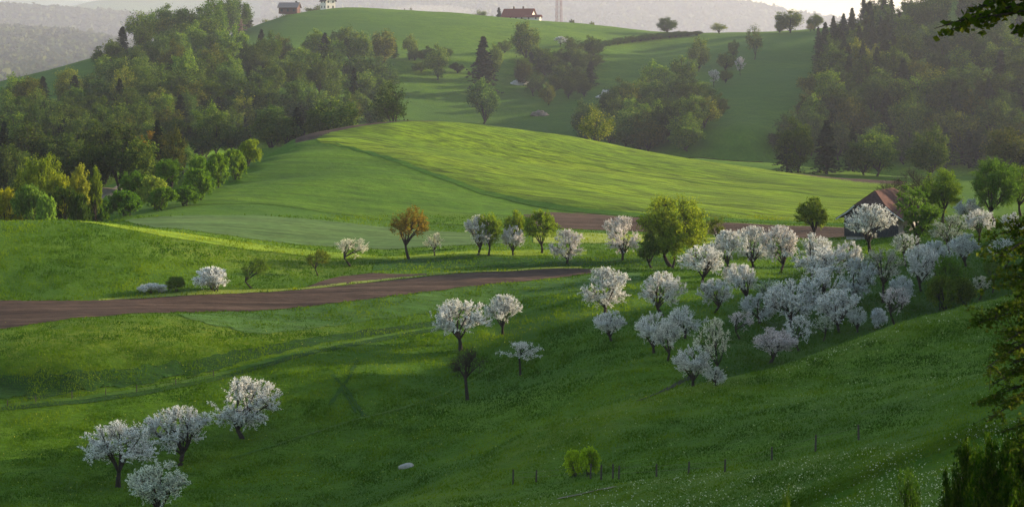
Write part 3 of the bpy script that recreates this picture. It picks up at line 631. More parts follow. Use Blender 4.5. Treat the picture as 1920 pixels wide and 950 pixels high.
# kind, px, base py, height, width, label, colour, Y, group, variant
for a in [
 ('blossom', 222, 912, 114, 146, 'wide white blossoming tree, the leftmost of the meadow group of four', WH, None, GB, 5),
 ('blossom', 337, 872, 104, 126, 'white blossoming tree with sloping crown between the leftmost one and the uppermost one of four', WH, None, GB, 1),
 ('blossom', 457, 822, 108, 134, 'round white blossoming tree highest up of the group of four at lower left', WH, None, GB, 2),
 ('blossom', 300, 972, 104, 118, 'cream blossoming tree at the bottom edge, lowest of the group of four', (.88, .92, .78), None, GB, 3),
 ('blossom', 862, 657, 90, 118, 'flat spreading white tree standing right above the bare dark tree', WH, None, GB, 5),
 ('blossom', 943, 628, 72, 68, 'small white tree with leaning trunk right of the spreading white tree', WH, None, GB, 4),
 ('blossom_crooked', 975, 704, 60, 86, 'small crooked tree with sparse flat blossom and bent trunk', (.92, .9, .88), None, GB, 0),
 ('blossom', 1135, 590, 84, 98, 'round white tree right behind a smaller white one, far left of the orchard', WH, None, GO, 2),
 ('blossom', 1145, 640, 56, 63, 'small round white tree standing just below a larger one at the left orchard edge', WH, None, GO, 3),
 ('blossom', 1243, 592, 78, 84, 'white tree alone between the leftmost orchard pair and the dark-trunked one', WH, None, GO, 1),
 ('blossom', 1318, 538, 74, 94, 'white umbrella-shaped tree with dark trunk below the big yellow-green tree', WH, None, GO, 5),
 ('blossom', 1226, 662, 74, 66, 'white tree at the left of the tight trio above the ditch', WH, None, GO, 3),
 ('blossom', 1252, 676, 68, 58, 'pale slender white tree in front of the tight trio above the ditch', (.95, .93, .88), None, GO, 4),
 ('blossom', 1285, 634, 58, 70, 'white tree at the back right of the tight trio above the ditch', WH, None, GO, 0),
 ('blossom', 1300, 724, 74, 72, 'white tree nearest the ditch at the lower tip of the orchard', (.97, .95, .93), None, GO, 3),
 ('blossom_thin', 1336, 716, 116, 62, 'tall cream and greenish blossoming tree behind the one nearest the ditch', CRM, None, GO, 1),
 ('blossom', 1343, 722, 34, 48, 'low white blossoming bush at the foot of the tall cream tree', (.95, .95, .9), None, GO, 0),
 ('blossom', 1340, 586, 60, 66, 'low loose white tree between the umbrella-shaped one and the next pair', (.93, .95, .95), None, GO, 1),
 ('blossom', 1392, 572, 72, 60, 'upright white tree right of the low loose one', WH, None, GO, 4),
 ('blossom', 1363, 512, 76, 62, 'white tree with thin trunk behind the umbrella-shaped one', WH, None, GO, 4),
 ('blossom', 1412, 502, 74, 74, 'white tree with forked dark trunk in the back row of the orchard', WH, None, GO, 2),
 ('blossom', 1463, 512, 84, 72, 'tall pinkish white tree in the back row of the orchard', (.97, .93, .93), None, GO, 1),
 ('blossom_thin', 1440, 578, 54, 52, 'small greenish tree with few blossoms in mid orchard', (.55, .66, .5), None, GO, 0),
 ('blossom', 1522, 520, 78, 86, 'broad white tree left in the dense back cluster', WH, None, GO, 0),
 ('blossom', 1545, 548, 80, 92, 'broad white tree in the middle of the dense cluster', WH, None, GO, 5),
 ('blossom', 1592, 512, 58, 54, 'small white tree at the right end of the dense back cluster', WH, None, GO, 3),
 ('blossom', 1541, 602, 94, 100, 'largest white crown in front of the dense cluster', WH, None, GO, 2),
 ('blossom', 1482, 612, 84, 104, 'wide white tree at the left front of the dense cluster', WH, None, GO, 0),
 ('blossom', 1572, 624, 76, 86, 'white tree at the right front of the dense cluster', WH, None, GO, 1),
 ('blossom', 1425, 606, 54, 76, 'low wide white tree just left of the dense cluster', GRY, None, GO, 0),
 ('blossom_thin', 1390, 636, 52, 52, 'pinkish grey small tree beside the low wide white one', PNK, None, GO, 0),
 ('blossom', 1448, 690, 74, 84, 'pinkish tree with several dark stems on the near ridge line', PNK, 278, GO, 3),
 ('blossom_thin', 1500, 668, 74, 54, 'thin white tree with leaning stem right of the pinkish one', WH, 288, GO, 1),
 ('blossom_thin', 1543, 656, 62, 46, 'greenish small tree with dark trunk on the near ridge', (.7, .76, .6), 296, GO, 2),
 ('blossom', 1608, 632, 56, 40, 'small pale tree below the right front of the dense cluster', (.88, .92, .9), 300, GO, 3),
 ('blossom_bush', 1646, 620, 40, 36, 'low white shrub on the near ridge between two small trees', (.9, .9, .92), 302, GO, 0),
 ('blossom_thin', 1680, 608, 70, 58, 'pink grey tree on the near ridge below the green shrubs', PNK, 304, GO, 0),
 ('blossom_thin', 1655, 568, 98, 88, 'large sparse pinkish green tree below the barn', (.62, .62, .54), None, GO, 2),
 ('blossom', 1632, 472, 84, 90, 'dense white tree in front of the barn gable', WH, None, GO, 4),
 ('blossom', 1727, 546, 82, 64, 'white tree with hanging branches below the dark layered tree', WH, None, GO, 1),
 ('blossom_thin', 1784, 478, 72, 74, 'sparse grey green tree with tiny blossom right of the barn', (.48, .55, .46), None, GO, 1),
 ('blossom', 1836, 452, 56, 64, 'bright white tree between the sparse grey one and the frame of branches at right', WH, None, GO, 5),
 ('blossom', 1820, 420, 46, 56, 'bluish white tree under the tall trees at the right', GRY, None, GO, 3),
 ('blossom', 1902, 446, 46, 54, 'white tree partly hidden by the near branches at the right edge', GRY, None, GO, 0),
 ('blossom_thin', 1835, 562, 44, 48, 'small cream shrubby tree on the right beside green shrubs', CRM, None, GO, 1),
 ('blossom', 1606, 572, 84, 76, 'bluish white tree at the right side of the dense cluster', GRY, None, GO, 2),
 ('blossom_thin', 1700, 500, 60, 62, 'sparse bluish blossoming tree at the foot of the layered tree', (.75, .8, .78), None, GO, 2),
 ('blossom', 1755, 530, 74, 62, 'bluish white tree left of the green young tree', GRY, None, GO, 4),
 ('blossom', 1690, 580, 60, 52, 'greyish white tree between the large sparse one and the green shrubs', GRY, None, GO, 1),
 ('blossom', 1375, 540, 44, 46, 'small white tree behind the upright one', WH, None, GO, 2),
 ('blossom', 1810, 500, 60, 60, 'greyish blossoming tree below the bright white one at the right', GRY, None, GO, 3),
 ('blossom_thin', 1880, 505, 58, 60, 'loose whitish tree half behind the near branches', GRY, None, GO, 0),
 ('blossom_thin', 815, 480, 42, 40, 'small pale pink tree just right of the orange tree', CRM, None, GR, 1),
 ('blossom', 897, 478, 70, 62, 'pink tinted blossoming tree left in the bank row', (1, .95, .95), None, GR, 1),
 ('blossom', 962, 479, 54, 44, 'narrow pink white tree in the middle of the bank row', (1, .95, .95), None, GR, 3),
 ('blossom', 1063, 496, 62, 72, 'pink white tree with forked trunk standing on the dark bank', (1, .94, .94), None, GR, 2),
 ('blossom', 1166, 488, 78, 74, 'large pinkish white tree left of the big yellow-green tree', (1, .94, .94), None, GR, 2),
 ('blossom_thin', 660, 499, 52, 68, 'cream white tree alone on the sunlit knoll flank', CRM, None, GR, 0),
 ('blossom_bush', 399, 546, 42, 74, 'dome shaped white blossoming bush beside the long ploughed field', WH, None, None, 0),
 ('blossom_bush', 284, 549, 17, 52, 'low white flowering thicket left of the dome shaped bush', WH, None, None, 0),
]:
    kind, px, py, h, wd, lab, c, Y, grp, vi = a
    nm = 'blossom_bush' if ('bush' in lab or 'shrub ' in lab or 'thicket' in lab) else 'blossom_tree'
    put(kind, px, py, h, wd, lab, c, Y, name=nm, cat='bush' if nm == 'blossom_bush' else 'fruit tree', group=grp, vi=vi, part='trunk' if nm == 'blossom_tree' else 'stems')
YG = (1.9, 1.6, .6); GN = (1.0, 1.05, .9); DG = (.62, .75, .7); OL = (1.25, 1.0, .7); LG = (1.75, 1.6, .8)
for a in [
 ('bare', 877, 749, 94, 76, 'bare dark tree without leaves in the lower meadow', WH, None, None, 0, 'bare_tree'),
 ('bare', 1716, 400, 82, 62, 'leafless dark crown rising behind the barn roof', WH, 452, None, 1, 'bare_tree'),
 ('bare', 1676, 385, 50, 60, 'low leafless twiggy crown just above the barn ridge', WH, 470, None, 1, 'bare_tree'),
 ('airy', 768, 486, 100, 76, 'orange brown leafed tree at the left end of the bank row', (2.2, 1.0, .85), None, GR, 0, 'autumn_coloured_tree'),
 ('green', 915, 479, 88, 56, 'green tree with dark trunk between two pink ones of the bank row', LG, None, GR, 1, 'green_tree'),
 ('green', 964, 462, 68, 42, 'yellow green tree peeking above the narrow pink one', YG, 412, GR, 3, 'green_tree'),
 ('green', 1014, 475, 84, 72, 'broad green tree left of the forked pink one in the bank row', LG, None, GR, 0, 'green_tree'),
 ('tall_green', 1262, 500, 142, 142, 'biggest yellow green tree towering over the mid valley', (2.0, 1.65, .75), None, None, 0, 'large_tree'),
 ('green', 1260, 508, 94, 62, 'bright green young tree in front of the biggest tree', LG, 377, None, 1, 'green_tree'),
 ('green', 1222, 510, 72, 54, 'dark green low tree left below the biggest tree', GN, 378, None, 3, 'green_tree'),
 ('green', 1304, 480, 72, 52, 'yellow green tree right below the biggest tree', YG, 392, None, 0, 'green_tree'),
 ('green_thin', 1340, 462, 58, 38, 'sparse small tree right of the biggest tree', OL, None, None, 1, 'green_tree'),
 ('green_thin', 597, 517, 52, 46, 'sparse olive tree on the right flank of the left knoll', OL, None, None, 0, 'green_tree'),
 ('green_thin', 476, 541, 62, 58, 'small round green tree above the long ploughed field', GN, None, None, 1, 'green_tree'),
 ('bush', 330, 546, 28, 38, 'small dark green bush between the white bushes', GN, None, None, 0, 'green_bush'),
 ('green', 1520, 447, 78, 62, 'cone shaped yellow green tree left of the barn', (1.4, 1.25, .7), None, None, 3, 'green_tree'),
 ('layered', 1722, 474, 132, 92, 'tall dark-trunked green tree with layered boughs before the barn', (.85, 1.05, .7), None, None, 0, 'large_tree'),
 ('tall_green', 1768, 418, 104, 80, 'light green tree right behind the layered tree', (1.15, 1.2, .75), None, None, 1, 'large_tree'),
 ('tall_green', 1868, 418, 130, 104, 'big round dark green tree at the upper right', (.75, .95, .7), None, None, 0, 'large_tree'),
 ('tall_green', 1915, 405, 98, 70, 'yellowish tree at the right edge behind the big round one', (1.1, 1.1, .7), None, None, 1, 'large_tree'),
 ('green', 1778, 568, 92, 60, 'green young tree among shrubs on the right orchard slope', (.9, 1.15, .7), None, None, 2, 'green_tree'),
 ('bush', 1764, 592, 74, 60, 'yellow green rounded shrub left of the pair below the young tree', (.95, .95, .55), 312, None, 0, 'green_bush'),
 ('bush', 1806, 586, 66, 44, 'olive shrub right of the pair below the young tree', (.95, .9, .6), 315, None, 1, 'green_bush'),
 ('green_thin', 1860, 548, 68, 50, 'thin leafed green tree at the right near the small cream one', (.8, .9, .6), None, None, 0, 'green_tree'),
 ('bush', 1076, 894, 52, 40, 'bright yellow green shrub with thin stems, left of two by the fence', (3.2, 2.8, .7), None, None, 1, 'green_bush'),
 ('bush', 1104, 893, 54, 44, 'bright yellow green shrub with thin stems, right of two by the fence', (2.9, 2.6, .7), None, None, 0, 'green_bush'),
 # left dip behind the knoll
 ('tall_green', 78, 425, 145, 88, 'big sunlit yellow green tree left behind the knoll', (1.5, 1.3, .62), 455, 'trees behind the left knoll', 0, 'large_tree'),
 ('green', 110, 405, 92, 50, 'golden tree in front of the big sunlit one', (2.2, 1.6, .6), 448, 'trees behind the left knoll', 1, 'green_tree'),
 ('green', 148, 402, 96, 52, 'cream coloured budding tree right of the golden one', (2.3, 1.6, 1.2), 452, 'trees behind the left knoll', 0, 'green_tree'),
 ('green', 177, 395, 82, 30, 'narrow green tree at the right end of the group behind the knoll', (1.3, 1.2, .6), 458, 'trees behind the left knoll', 3, 'green_tree'),
 ('green', 36, 425, 110, 48, 'dull olive tree left of the big sunlit one', (1.0, .9, .8), 462, 'trees behind the left knoll', 3, 'green_tree'),
 ('green', 8, 428, 78, 70, 'golden orange bush-like tree at the left edge', (2.3, 1.5, .5), 430, 'trees behind the left knoll', 2, 'green_tree'),
 ('bush', 58, 424, 70, 78, 'grey green willow bush behind the knoll', (1.1, 1.2, 1.3), 428, 'trees behind the left knoll', 2, 'green_bush'),
 ('bush', 86, 424, 58, 38, 'pale grey green small bush beside the willow bush', (1.6, 1.7, 1.6), 424, 'trees behind the left knoll', 1, 'green_bush'),
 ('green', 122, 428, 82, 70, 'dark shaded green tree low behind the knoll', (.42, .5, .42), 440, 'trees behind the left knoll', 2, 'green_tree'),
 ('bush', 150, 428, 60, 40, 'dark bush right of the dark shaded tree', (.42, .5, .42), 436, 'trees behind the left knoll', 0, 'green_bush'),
]:
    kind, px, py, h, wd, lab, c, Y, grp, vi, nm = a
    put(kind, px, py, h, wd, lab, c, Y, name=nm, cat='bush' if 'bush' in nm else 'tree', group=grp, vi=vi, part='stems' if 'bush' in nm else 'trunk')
HG = 'hedge shrubs climbing the left side of the big hill'
for px, py, h, wd, lab, c, Y, kd, nm in [
 (152, 416, 30, 46, 'lowest hedge shrub, beside the eroded bank', (.9, 1.15, .7), 460, 'bush', 'green_bush'),
 (182, 416, 44, 52, 'second shrub of the hedge from its low end', (.75, 1.0, .6), 462, 'bush', 'green_bush'),
 (230, 408, 48, 70, 'wide dark green shrub low in the hedge', (.7, 1.0, .55), 466, 'bush', 'green_bush'),
 (252, 382, 70, 60, 'dark green small tree behind the wide hedge shrub', (.7, .95, .5), 500, 'green', 'green_tree'),
 (286, 388, 54, 60, 'cream blossoming shrub in the middle of the hedge', (1.9, 1.6, 1.5), 488, 'bush', 'green_bush'),
 (306, 398, 44, 60, 'rounded green shrub in front of the cream one', (.95, 1.15, .6), 472, 'bush', 'green_bush'),
 (316, 362, 66, 66, 'upright green tree behind the middle of the hedge', (.85, 1.1, .55), 540, 'green', 'green_tree'),
 (350, 388, 40, 52, 'low hedge shrub right of the rounded one', (.75, 1.0, .55), 484, 'bush', 'green_bush'),
 (368, 376, 56, 70, 'large rounded hedge shrub halfway up the hill', (1.0, 1.2, .6), 500, 'bush', 'green_bush'),
 (374, 345, 50, 42, 'small round tree above the large hedge shrub', (1.05, 1.25, .6), 545, 'bush', 'green_bush'),
 (408, 350, 58, 54, 'rounded hedge shrub above the halfway one', (1.1, 1.25, .6), 538, 'bush', 'green_bush'),
 (438, 328, 44, 50, 'rounded hedge shrub second from the top', (1.15, 1.25, .6), 570, 'bush', 'green_bush'),
 (470, 308, 44, 46, 'sunlit yellow green shrub at the top end of the hedge', (1.7, 1.5, .55), 600, 'bush', 'green_bush'),
]:
    put(kd, px, py, h, wd, lab, c, Y, name=nm, cat='bush' if kd == 'bush' else 'tree', group=HG, part='stems' if kd == 'bush' else 'trunk')
# far slope singles
FS = 'single trees on the far meadow slope'
for kind, px, py, h, wd, lab, c, Y, nm in [
 ('wood', 1250, 64, 33, 37, 'dark round tree on the crest beside the field edge', (.5, .6, .6), None, 'green_tree'),
 ('wood_thin', 1348, 64, 23, 30, 'small pale tree on the crest right of the dark round one', (1.5, 1.3, 1.0), None, 'green_tree'),
 ('wood', 1478, 62, 50, 46, 'tallest crest tree seen against the sky', (1.0, .95, .8), None, 'green_tree'),
 ('wood', 1463, 62, 22, 24, 'low bushy tree left of the tallest crest tree', (.9, .9, .8), None, 'green_tree'),
 ('wood', 1528, 58, 33, 30, 'umbrella shaped small tree on the crest beside the right wood', (.9, .9, .7), None, 'green_tree'),
 ('wood_thin', 1519, 60, 16, 16, 'tiny reddish bush beside the umbrella shaped crest tree', (1.6, 1.0, 1.2), None, 'green_bush'),
 ('wood', 1348, 222, 48, 34, 'dark lollipop shaped tree alone on the right meadow spur', (.5, .5, .5), None, 'green_tree'),
 ('wood_thin', 1415, 112, 66, 34, 'tall loose tree on the spur below the crest', (.9, .85, .8), None, 'green_tree'),
 ('wood', 1310, 134, 68, 46, 'round tree with sunlit top at the head of the spur', (1.15, 1.1, .7), None, 'green_tree'),
 ('wood', 1376, 108, 34, 22, 'small dark tree between the round one and the tall loose one', (.8, .8, .6), None, 'green_tree'),
 ('wood_blossom', 1388, 142, 34, 24, 'small greyish blossoming tree on the spur edge', (.7, .65, .68), None, 'blossom_tree'),
 ('wood_blossom', 1338, 164, 32, 26, 'grey white blossoming tree left on the spur edge', (.7, .68, .7), None, 'blossom_tree'),
 ('wood', 1360, 156, 26, 26, 'green bush between the two blossoming trees on the spur edge', (.9, .9, .8), None, 'green_bush'),
 ('wood', 1362, 132, 36, 40, 'rounded green tree below the head of the spur', (.95, 1.0, .8), None, 'green_tree'),
 ('wood', 717, 128, 84, 46, 'brownish tall tree above the left wood edge', (1.25, .95, .8), None, 'green_tree'),
 ('spruce', 740, 110, 36, 24, 'small dark conifer beside the brownish tall tree', WH, None, 'conifer'),
 ('wood_thin', 768, 112, 54, 26, 'thin yellowish tree right of the brownish tall one', (1.3, 1.2, .8), None, 'green_tree'),
 ('wood', 820, 150, 68, 48, 'light green tree on the slope below the upper meadow', (1.15, 1.2, .9), None, 'green_tree'),
 ('spruce', 906, 178, 112, 72, 'largest dark spruce in the middle of the far slope', (1.1, .85, .8), None, 'conifer'),
 ('wood', 927, 150, 70, 30, 'yellow green crown behind the largest spruce', (1.1, 1.1, .7), None, 'green_tree'),
 ('wood', 906, 232, 88, 58, 'grey green tree below the largest spruce', (.85, 1.1, 1.0), None, 'green_tree'),
 ('wood', 984, 118, 82, 52, 'tall broad tree with lit right side on the upper meadow edge', (.95, .95, .6), None, 'green_tree'),
 ('wood_blossom', 1050, 88, 19, 28, 'small white blossoming tree on the upper meadow edge', (.75, .75, .78), None, 'blossom_tree'),
 ('wood', 1066, 86, 20, 22, 'small round green tree right of the small white one', (.8, .85, .8), None, 'green_tree'),
 ('wood', 1104, 104, 38, 32, 'bright green round tree at the left end of the crest hedge', (1.1, 1.2, .7), None, 'green_tree'),
 ('wood', 945, 100, 26, 32, 'small bush left of the tall broad tree', (1.0, 1.0, .7), None, 'green_bush'),
 ('wood', 452, 97, 18, 22, 'dark bush at the foot of the power pylon', (.5, .6, .6), None, 'green_bush'),
]:
    put(kind, px, py, h, wd, lab, c, Y, name=nm, cat={'conifer': 'conifer', 'green_bush': 'bush'}.get(nm, 'tree'), group=FS)

def region(poly, sx, sy, fn, seed):
    r = np.random.default_rng(seed)
    P = np.array(poly, float); x0, y0 = P.min(0); x1, y1 = P.max(0)
    k = 0; y = y1
    while y > y0:
        x = x0 + (k % 2)*sx/2
        while x < x1:
            a = x + r.normal()*sx*0.22; b = y + r.normal()*sy*0.25
            if poly_in(poly, np.array([a]), np.array([b]))[0]: fn(a, b, r)
            x += sx
        y -= sy; k += 1
def wood_fn(where, group, cfrac=0.15, dark=1.0, hs=(62, 92), ws=(44, 66), warm=0.35, yref=None, ymin=800):
    def f(a, b, r):
        q = r.uniform()
        if q < cfrac:
            k, c, nm, cat, lab = 'spruce', (1, .95, .9), 'conifer', 'conifer', 'dark pointed conifer %s' % where
            h, wd = r.uniform(*hs)*1.05, r.uniform(*ws)*0.85
        else:
            s = r.uniform(.5, 1.3)*dark
            v = r.uniform()
            if v < warm*0.4: c, ad = (1.4*s, 1.12*s, .75*s), 'olive brown budding'
            elif v < warm: c, ad = (1.2*s, 1.32*s, .72*s), 'yellowish green'
            elif v < 0.75: c, ad = (.95*s, 1.0*s, .85*s), 'mid green'
            else: c, ad = (.62*s, .75*s, .75*s), 'dark green'
            k = 'wood' if r.uniform() < .8 else 'wood_thin'; nm, cat, lab = 'broadleaf_tree', 'tree', '%s broadleaf tree %s' % (ad, where)
            h, wd = r.uniform(*hs), r.uniform(*ws)
        random.seed(int(a*31+b*17))
        Y = hit_from(a, b, ymin)
        if Y is None or Y > 1500: return
        sc = 950.0/Y if yref is None else 1
        put(k, a, b, h*sc, wd*sc, lab, c, Y, name=nm, cat=cat, group=group)
    return f
# left wood
region([(-60, 350), (330, 345), (400, 330), (480, 320), (600, 300), (742, 262), (735, 232), (728, 175), (660, 120), (585, 105), (480, 118), (420, 112), (380, 100), (330, 66), (250, 90), (190, 145), (120, 200), (-60, 222)], 42, 23,
       wood_fn('in the large wood on the left hillside', 'trees of the left wood', 0.13, 0.95), 3)
region([(-60, 420), (120, 415), (250, 385), (350, 340), (340, 325), (-60, 335)], 46, 24,
       wood_fn('at the foot of the left wood behind the knoll', 'trees at the foot of the left wood', 0.08, 0.7, (95, 125), (62, 90), .2, 1, 560), 4)
# crest of the left wood and dark trees at the top
region([(300, 60), (400, 88), (450, 58), (520, 30), (470, 28), (380, 40)], 26, 13, wood_fn('on top of the left wood near the upper meadow', 'trees on the left wood crest', 0.2, 0.75, (50, 76), (38, 54), 0.2), 5)
for k, (px, py, h, wd, lab) in enumerate([(345, 84, 72, 54, 'leftmost of the tall dark trees on the left wood crest'), (371, 86, 86, 58, 'second of the tall dark trees on the left wood crest'), (398, 84, 96, 62, 'tallest tree of the left wood crest, beside the upper meadow'), (424, 74, 88, 60, 'round green tree right of the tallest crest tree'), (447, 62, 68, 50, 'dark green tree nearest the wooden house on the crest'), (275, 84, 64, 60, 'dark rounded tree low on the left wood crest'), (312, 74, 66, 58, 'dark rounded tree in the middle of the left wood crest')]):
    random.seed(900+k); put('wood', px, py, h, wd, lab, ((.75, .9, .7), (.6, .75, .65), (.85, 1.05, .7))[k % 3], None, name='broadleaf_tree', cat='tree', group='tall trees of the left wood crest')
# centre wood clump
region([(1085, 262), (1110, 292), (1300, 292), (1335, 240), (1290, 170), (1240, 165), (1180, 205), (1120, 228)], 36, 18, wood_fn('in the small wood in the valley centre', 'trees of the centre wood', 0.04, 1.0, (56, 80), (48, 64), .25), 7)
# scrub on the centre slope
region([(955, 165), (1010, 200), (1105, 190), (1120, 140), (1115, 108), (1040, 118), (975, 130)], 32, 17, wood_fn('in the scrub belt below the upper meadow', 'trees of the centre scrub belt', 0.05, 0.62, (34, 52), (30, 46), .25, 1), 9)
region([(745, 118), (800, 160), (850, 150), (880, 118), (840, 108)], 30, 22, wood_fn('on the slope left of the big spruce', 'trees left of the big spruce', 0.05, 0.6, (22, 36), (26, 38), .25, 1), 10)
# right wood
region([(1440, 335), (1990, 350), (1990, -40), (1700, -10), (1640, 60), (1560, 105), (1535, 190), (1500, 255), (1455, 300)], 44, 25, wood_fn('in the large wood on the right hillside', 'trees of the right wood', 0.2, 0.74, (66, 96), (50, 70), .42), 11)
region([(1530, 120), (1560, 190), (1680, 175), (1690, 60), (1620, 70)], 26, 16, wood_fn('at the upper left edge of the right wood', 'conifers at the edge of the right wood', 0.85, 0.8, (78, 100), (46, 60), .3), 12)
# trees behind the crest by the houses
def behind(px0, px1, n_, lab, grp, seed, hs=(9, 14), con=.15, Y0=1330, Y1=1420, tall=1.0):
    r = np.random.default_rng(seed)
    for i in range(n_):
        px = px0 + (px1-px0)*(i+r.uniform(.2, .8))/n_; Y = r.uniform(Y0, Y1); con_ = r.uniform() < con
        hp = r.uniform(*hs)*F/Y
        s = r.uniform(.6, 1.1)
        random.seed(seed*100+i)
        put('spruce' if con_ else 'wood', px, 0, hp*(1.2 if con_ else 1), hp*(.62 if con_ else .8), ('dark conifer ' if con_ else 'broadleaf tree ') + lab, (1.1*s, 1.0*s, .8*s), Y, name='conifer' if con_ else 'broadleaf_tree', cat='conifer' if con_ else 'tree', group=grp)
behind(440, 600, 8, 'behind the dark wooden house on the crest', 'trees behind the left houses', 31, (12, 18), .25, 1270, 1340)
behind(650, 950, 16, 'in the belt behind the crest left of the farmhouse', 'trees behind the crest', 32, (9, 15), .3, 1340, 1430)
behind(1030, 1120, 5, 'low beyond the crest right of the farmhouse', 'trees right of the farmhouse', 33, (3, 5), 0, 1275, 1300)
# crest hedge
r_ = np.random.default_rng(40)
for i in range(15):
    t = i/14; random.seed(400+i)
    put('wood', 1120 + 185*t + r_.normal()*2, 92 - 24*t - 4*math.sin(t*3), 15 - 4*t, 26, 'dark shrub of the hedge line running up to the crest', (.5*r_.uniform(.8, 1.2), .62, .5), None, name='hedge_shrub', cat='bush', group='shrubs of the crest hedge line')
put('tall_green', 285, 330, 86, 62, 'reddish brown tree at the foot of the left wood', (2.2, .9, .7), 712, name='autumn_coloured_tree', cat='tree', vi=1)
put('wood_thin', 342, 330, 72, 42, 'pale grey green tree beside the reddish brown one', (1.2, 1.4, 1.3), 716, name='broadleaf_tree', cat='tree', vi=1)

# far wooded hills as one mass each
def ico(sub=1):
    import bmesh
    bm = bmesh.new(); bmesh.ops.create_icosphere(bm, subdivisions=sub, radius=1)
    v = np.array([x.co[:] for x in bm.verts]); f = np.array([[y.index for y in x.verts] for x in bm.faces]); bm.free(); return v, f
IV, IF = ico(2)
def far_wood(name, label, px0, px1, Y0, Y1, n_, seed, R=(5, 9), mat=None):
    r = np.random.default_rng(seed)
    L = r.uniform(math.log(Y0), math.log(Y1), n_); u = U(r.uniform(px0, px1, n_)); Y = np.exp(L); X = u*Y; z = gz(X, Y)
    rr = r.uniform(*R, n_)
    vs = []
    K_ = 30
    d = r.normal(size=(n_, K_, 3)); d[:, :, 2] = np.abs(d[:, :, 2])*1.1 - .25; d /= np.linalg.norm(d, axis=2)[:, :, None]
    sc = np.stack([rr, rr, rr*r.uniform(1.0, 1.6, n_)], 1)
    C_ = (d*sc[:, None, :]*r.uniform(.7, 1.05, (n_, K_, 1)) + np.stack([X, Y, z + rr*0.7], 1)[:, None, :]).reshape(-1, 3)
    v, q = leaf_quads(C_, 1.0, r); cc = np.repeat(C_, 4, axis=0); v = cc + (v-cc)*np.repeat(rr, K_*4)[:, None]*.75
    t = np.clip(np.repeat(r.uniform(0, .75, n_), K_) + r.uniform(0, .25, n_*K_), 0, 1)
    o = link(name, v, q, mat, smooth=False, attrs={'tint': ('FACE', t)})
    return tag(o, label, 'woodland', kind='stuff')
M_far = leaf_mat('far_canopy', ((0, (.03, .05, .018)), (.5, (.06, .085, .025)), (1, (.12, .13, .04))), 0.1, use_obj=False)
far_wood('distant_woodland', 'hazy wooded hills far away at the upper left', -60, 560, 2600, 5400, 10000, 51, (7, 12), M_far)
far_wood('distant_woodland', 'pale wooded mountain far behind the farmhouse', 500, 1900, 6800, 10800, 9000, 52, (13, 24), M_far)

# ------------------------------------------------------------------ buildings
M_tile = plain('roof_tiles', (0.080, 0.036, 0.030), 0.8, 0.45, 2.2, bump=0.03, anis=(1, 1, 1))
M_red = plain('red_roof_tiles', (0.20, 0.06, 0.045), 0.8, 0.3, 2.2)
M_tile2 = plain('old_roof_tiles', (0.08, 0.05, 0.045), 0.8, 0.4, 2.2, bump=0.03)
M_timber = plain('weathered_boards', (0.045, 0.045, 0.05), 0.85, 0.45, 2.0, anis=(6, 6, .4), bump=0.02)
M_plaster = plain('white_plaster', (0.62, 0.58, 0.55), 0.9, 0.12, 1.2)
M_stone = plain('rubble_stone', (0.30, 0.28, 0.28), 0.9, 0.35, 2.5, bump=0.03)
M_dark = plain('dark_opening', (0.015, 0.015, 0.018), 0.5)
M_steel = plain('galvanised_steel', (0.20, 0.12, 0.13), 0.6, 0.1, 1, 0.4)
M_post = plain('grey_post_wood', (0.07, 0.06, 0.05), 0.9, 0.3, 8)
M_glass = plain('window_glass', (0.03, 0.04, 0.05), 0.15, 0.1)

def empty(name, loc, rz=0):
    o = bpy.data.objects.new(name, None); COL.objects.link(o); o.location = loc; o.rotation_euler = (0, 0, rz); return o
def slab(mb, quad, th):
    """a thick plate from four corners"""
    q = np.array(quad, float); nrm = np.cross(q[1]-q[0], q[2]-q[0]); nrm /= np.linalg.norm(nrm)
    v = np.concatenate([q, q - nrm*th]); k = len(q)
    fs = [(i, (i+1) % k, (i+1) % k + k, i + k) for i in range(k)]
    if k == 4: mb.add(v, [(0, 1, 2, 3), (7, 6, 5, 4)] + fs)
    else: mb.add(v, fs, [(0, 1, 2), (5, 4, 3)])

# barn: gable end towards the camera, half hip, timber gable over a pale stone base
bx, by, bz = place(1634, 455, 428)
barn = empty('barn', (bx, by, bz - 0.3), math.radians(-27))
tag(barn, 'old barn with dark board gable and reddish tiled half-hipped roof', 'barn')
Wd, Ln, eh, rh = 9.8, 15.5, 4.5, 9.0      # width, length, eaves, ridge
m = MB(); 
for a, b in (((-Wd/2, 0, 0), (Wd/2, .4, 4.0)), ((-Wd/2, Ln-.4, 0), (Wd/2, Ln, 4.0)), ((-Wd/2, .4, 0), (-Wd/2+.4, Ln-.4, 4.6)), ((Wd/2-.4, .4, 0), (Wd/2, Ln-.4, 4.6))): m.box(a, b)
m.build('wall', M_stone, barn)
for yy in (-0.25, Ln+0.05):
    m = MB()
    n_ = 30
    for i in range(n_):
        x0 = -Wd/2 - 0.3 + (Wd+.6)*i/n_; x1 = x0 + (Wd+.6)/n_ - 0.02; xm = abs((x0+x1)/2)
        top = min(rh - 2.4, eh - .2 + (rh-eh)*(1 - xm/(Wd/2+.9)) * 0.98)
        m.box((x0, yy + .03*(i % 2), 0.6 if yy < 0 else 3.75), (x1, yy + .2 + .03*(i % 2), top))
    m.build('gable_boards', M_timber, barn)
m = MB(); o_ = 0.9; hy = 3.0; hz = rh - 2.6; hx = (Wd/2+o_)*(rh-hz)/(rh-eh+.5)
ez = eh - .5; ex = Wd/2 + o_; y0, y1 = -1.0, Ln + .8
L_ = lambda s: [(s*0, y0+hy, rh), (s*0, y1-hy, rh)]
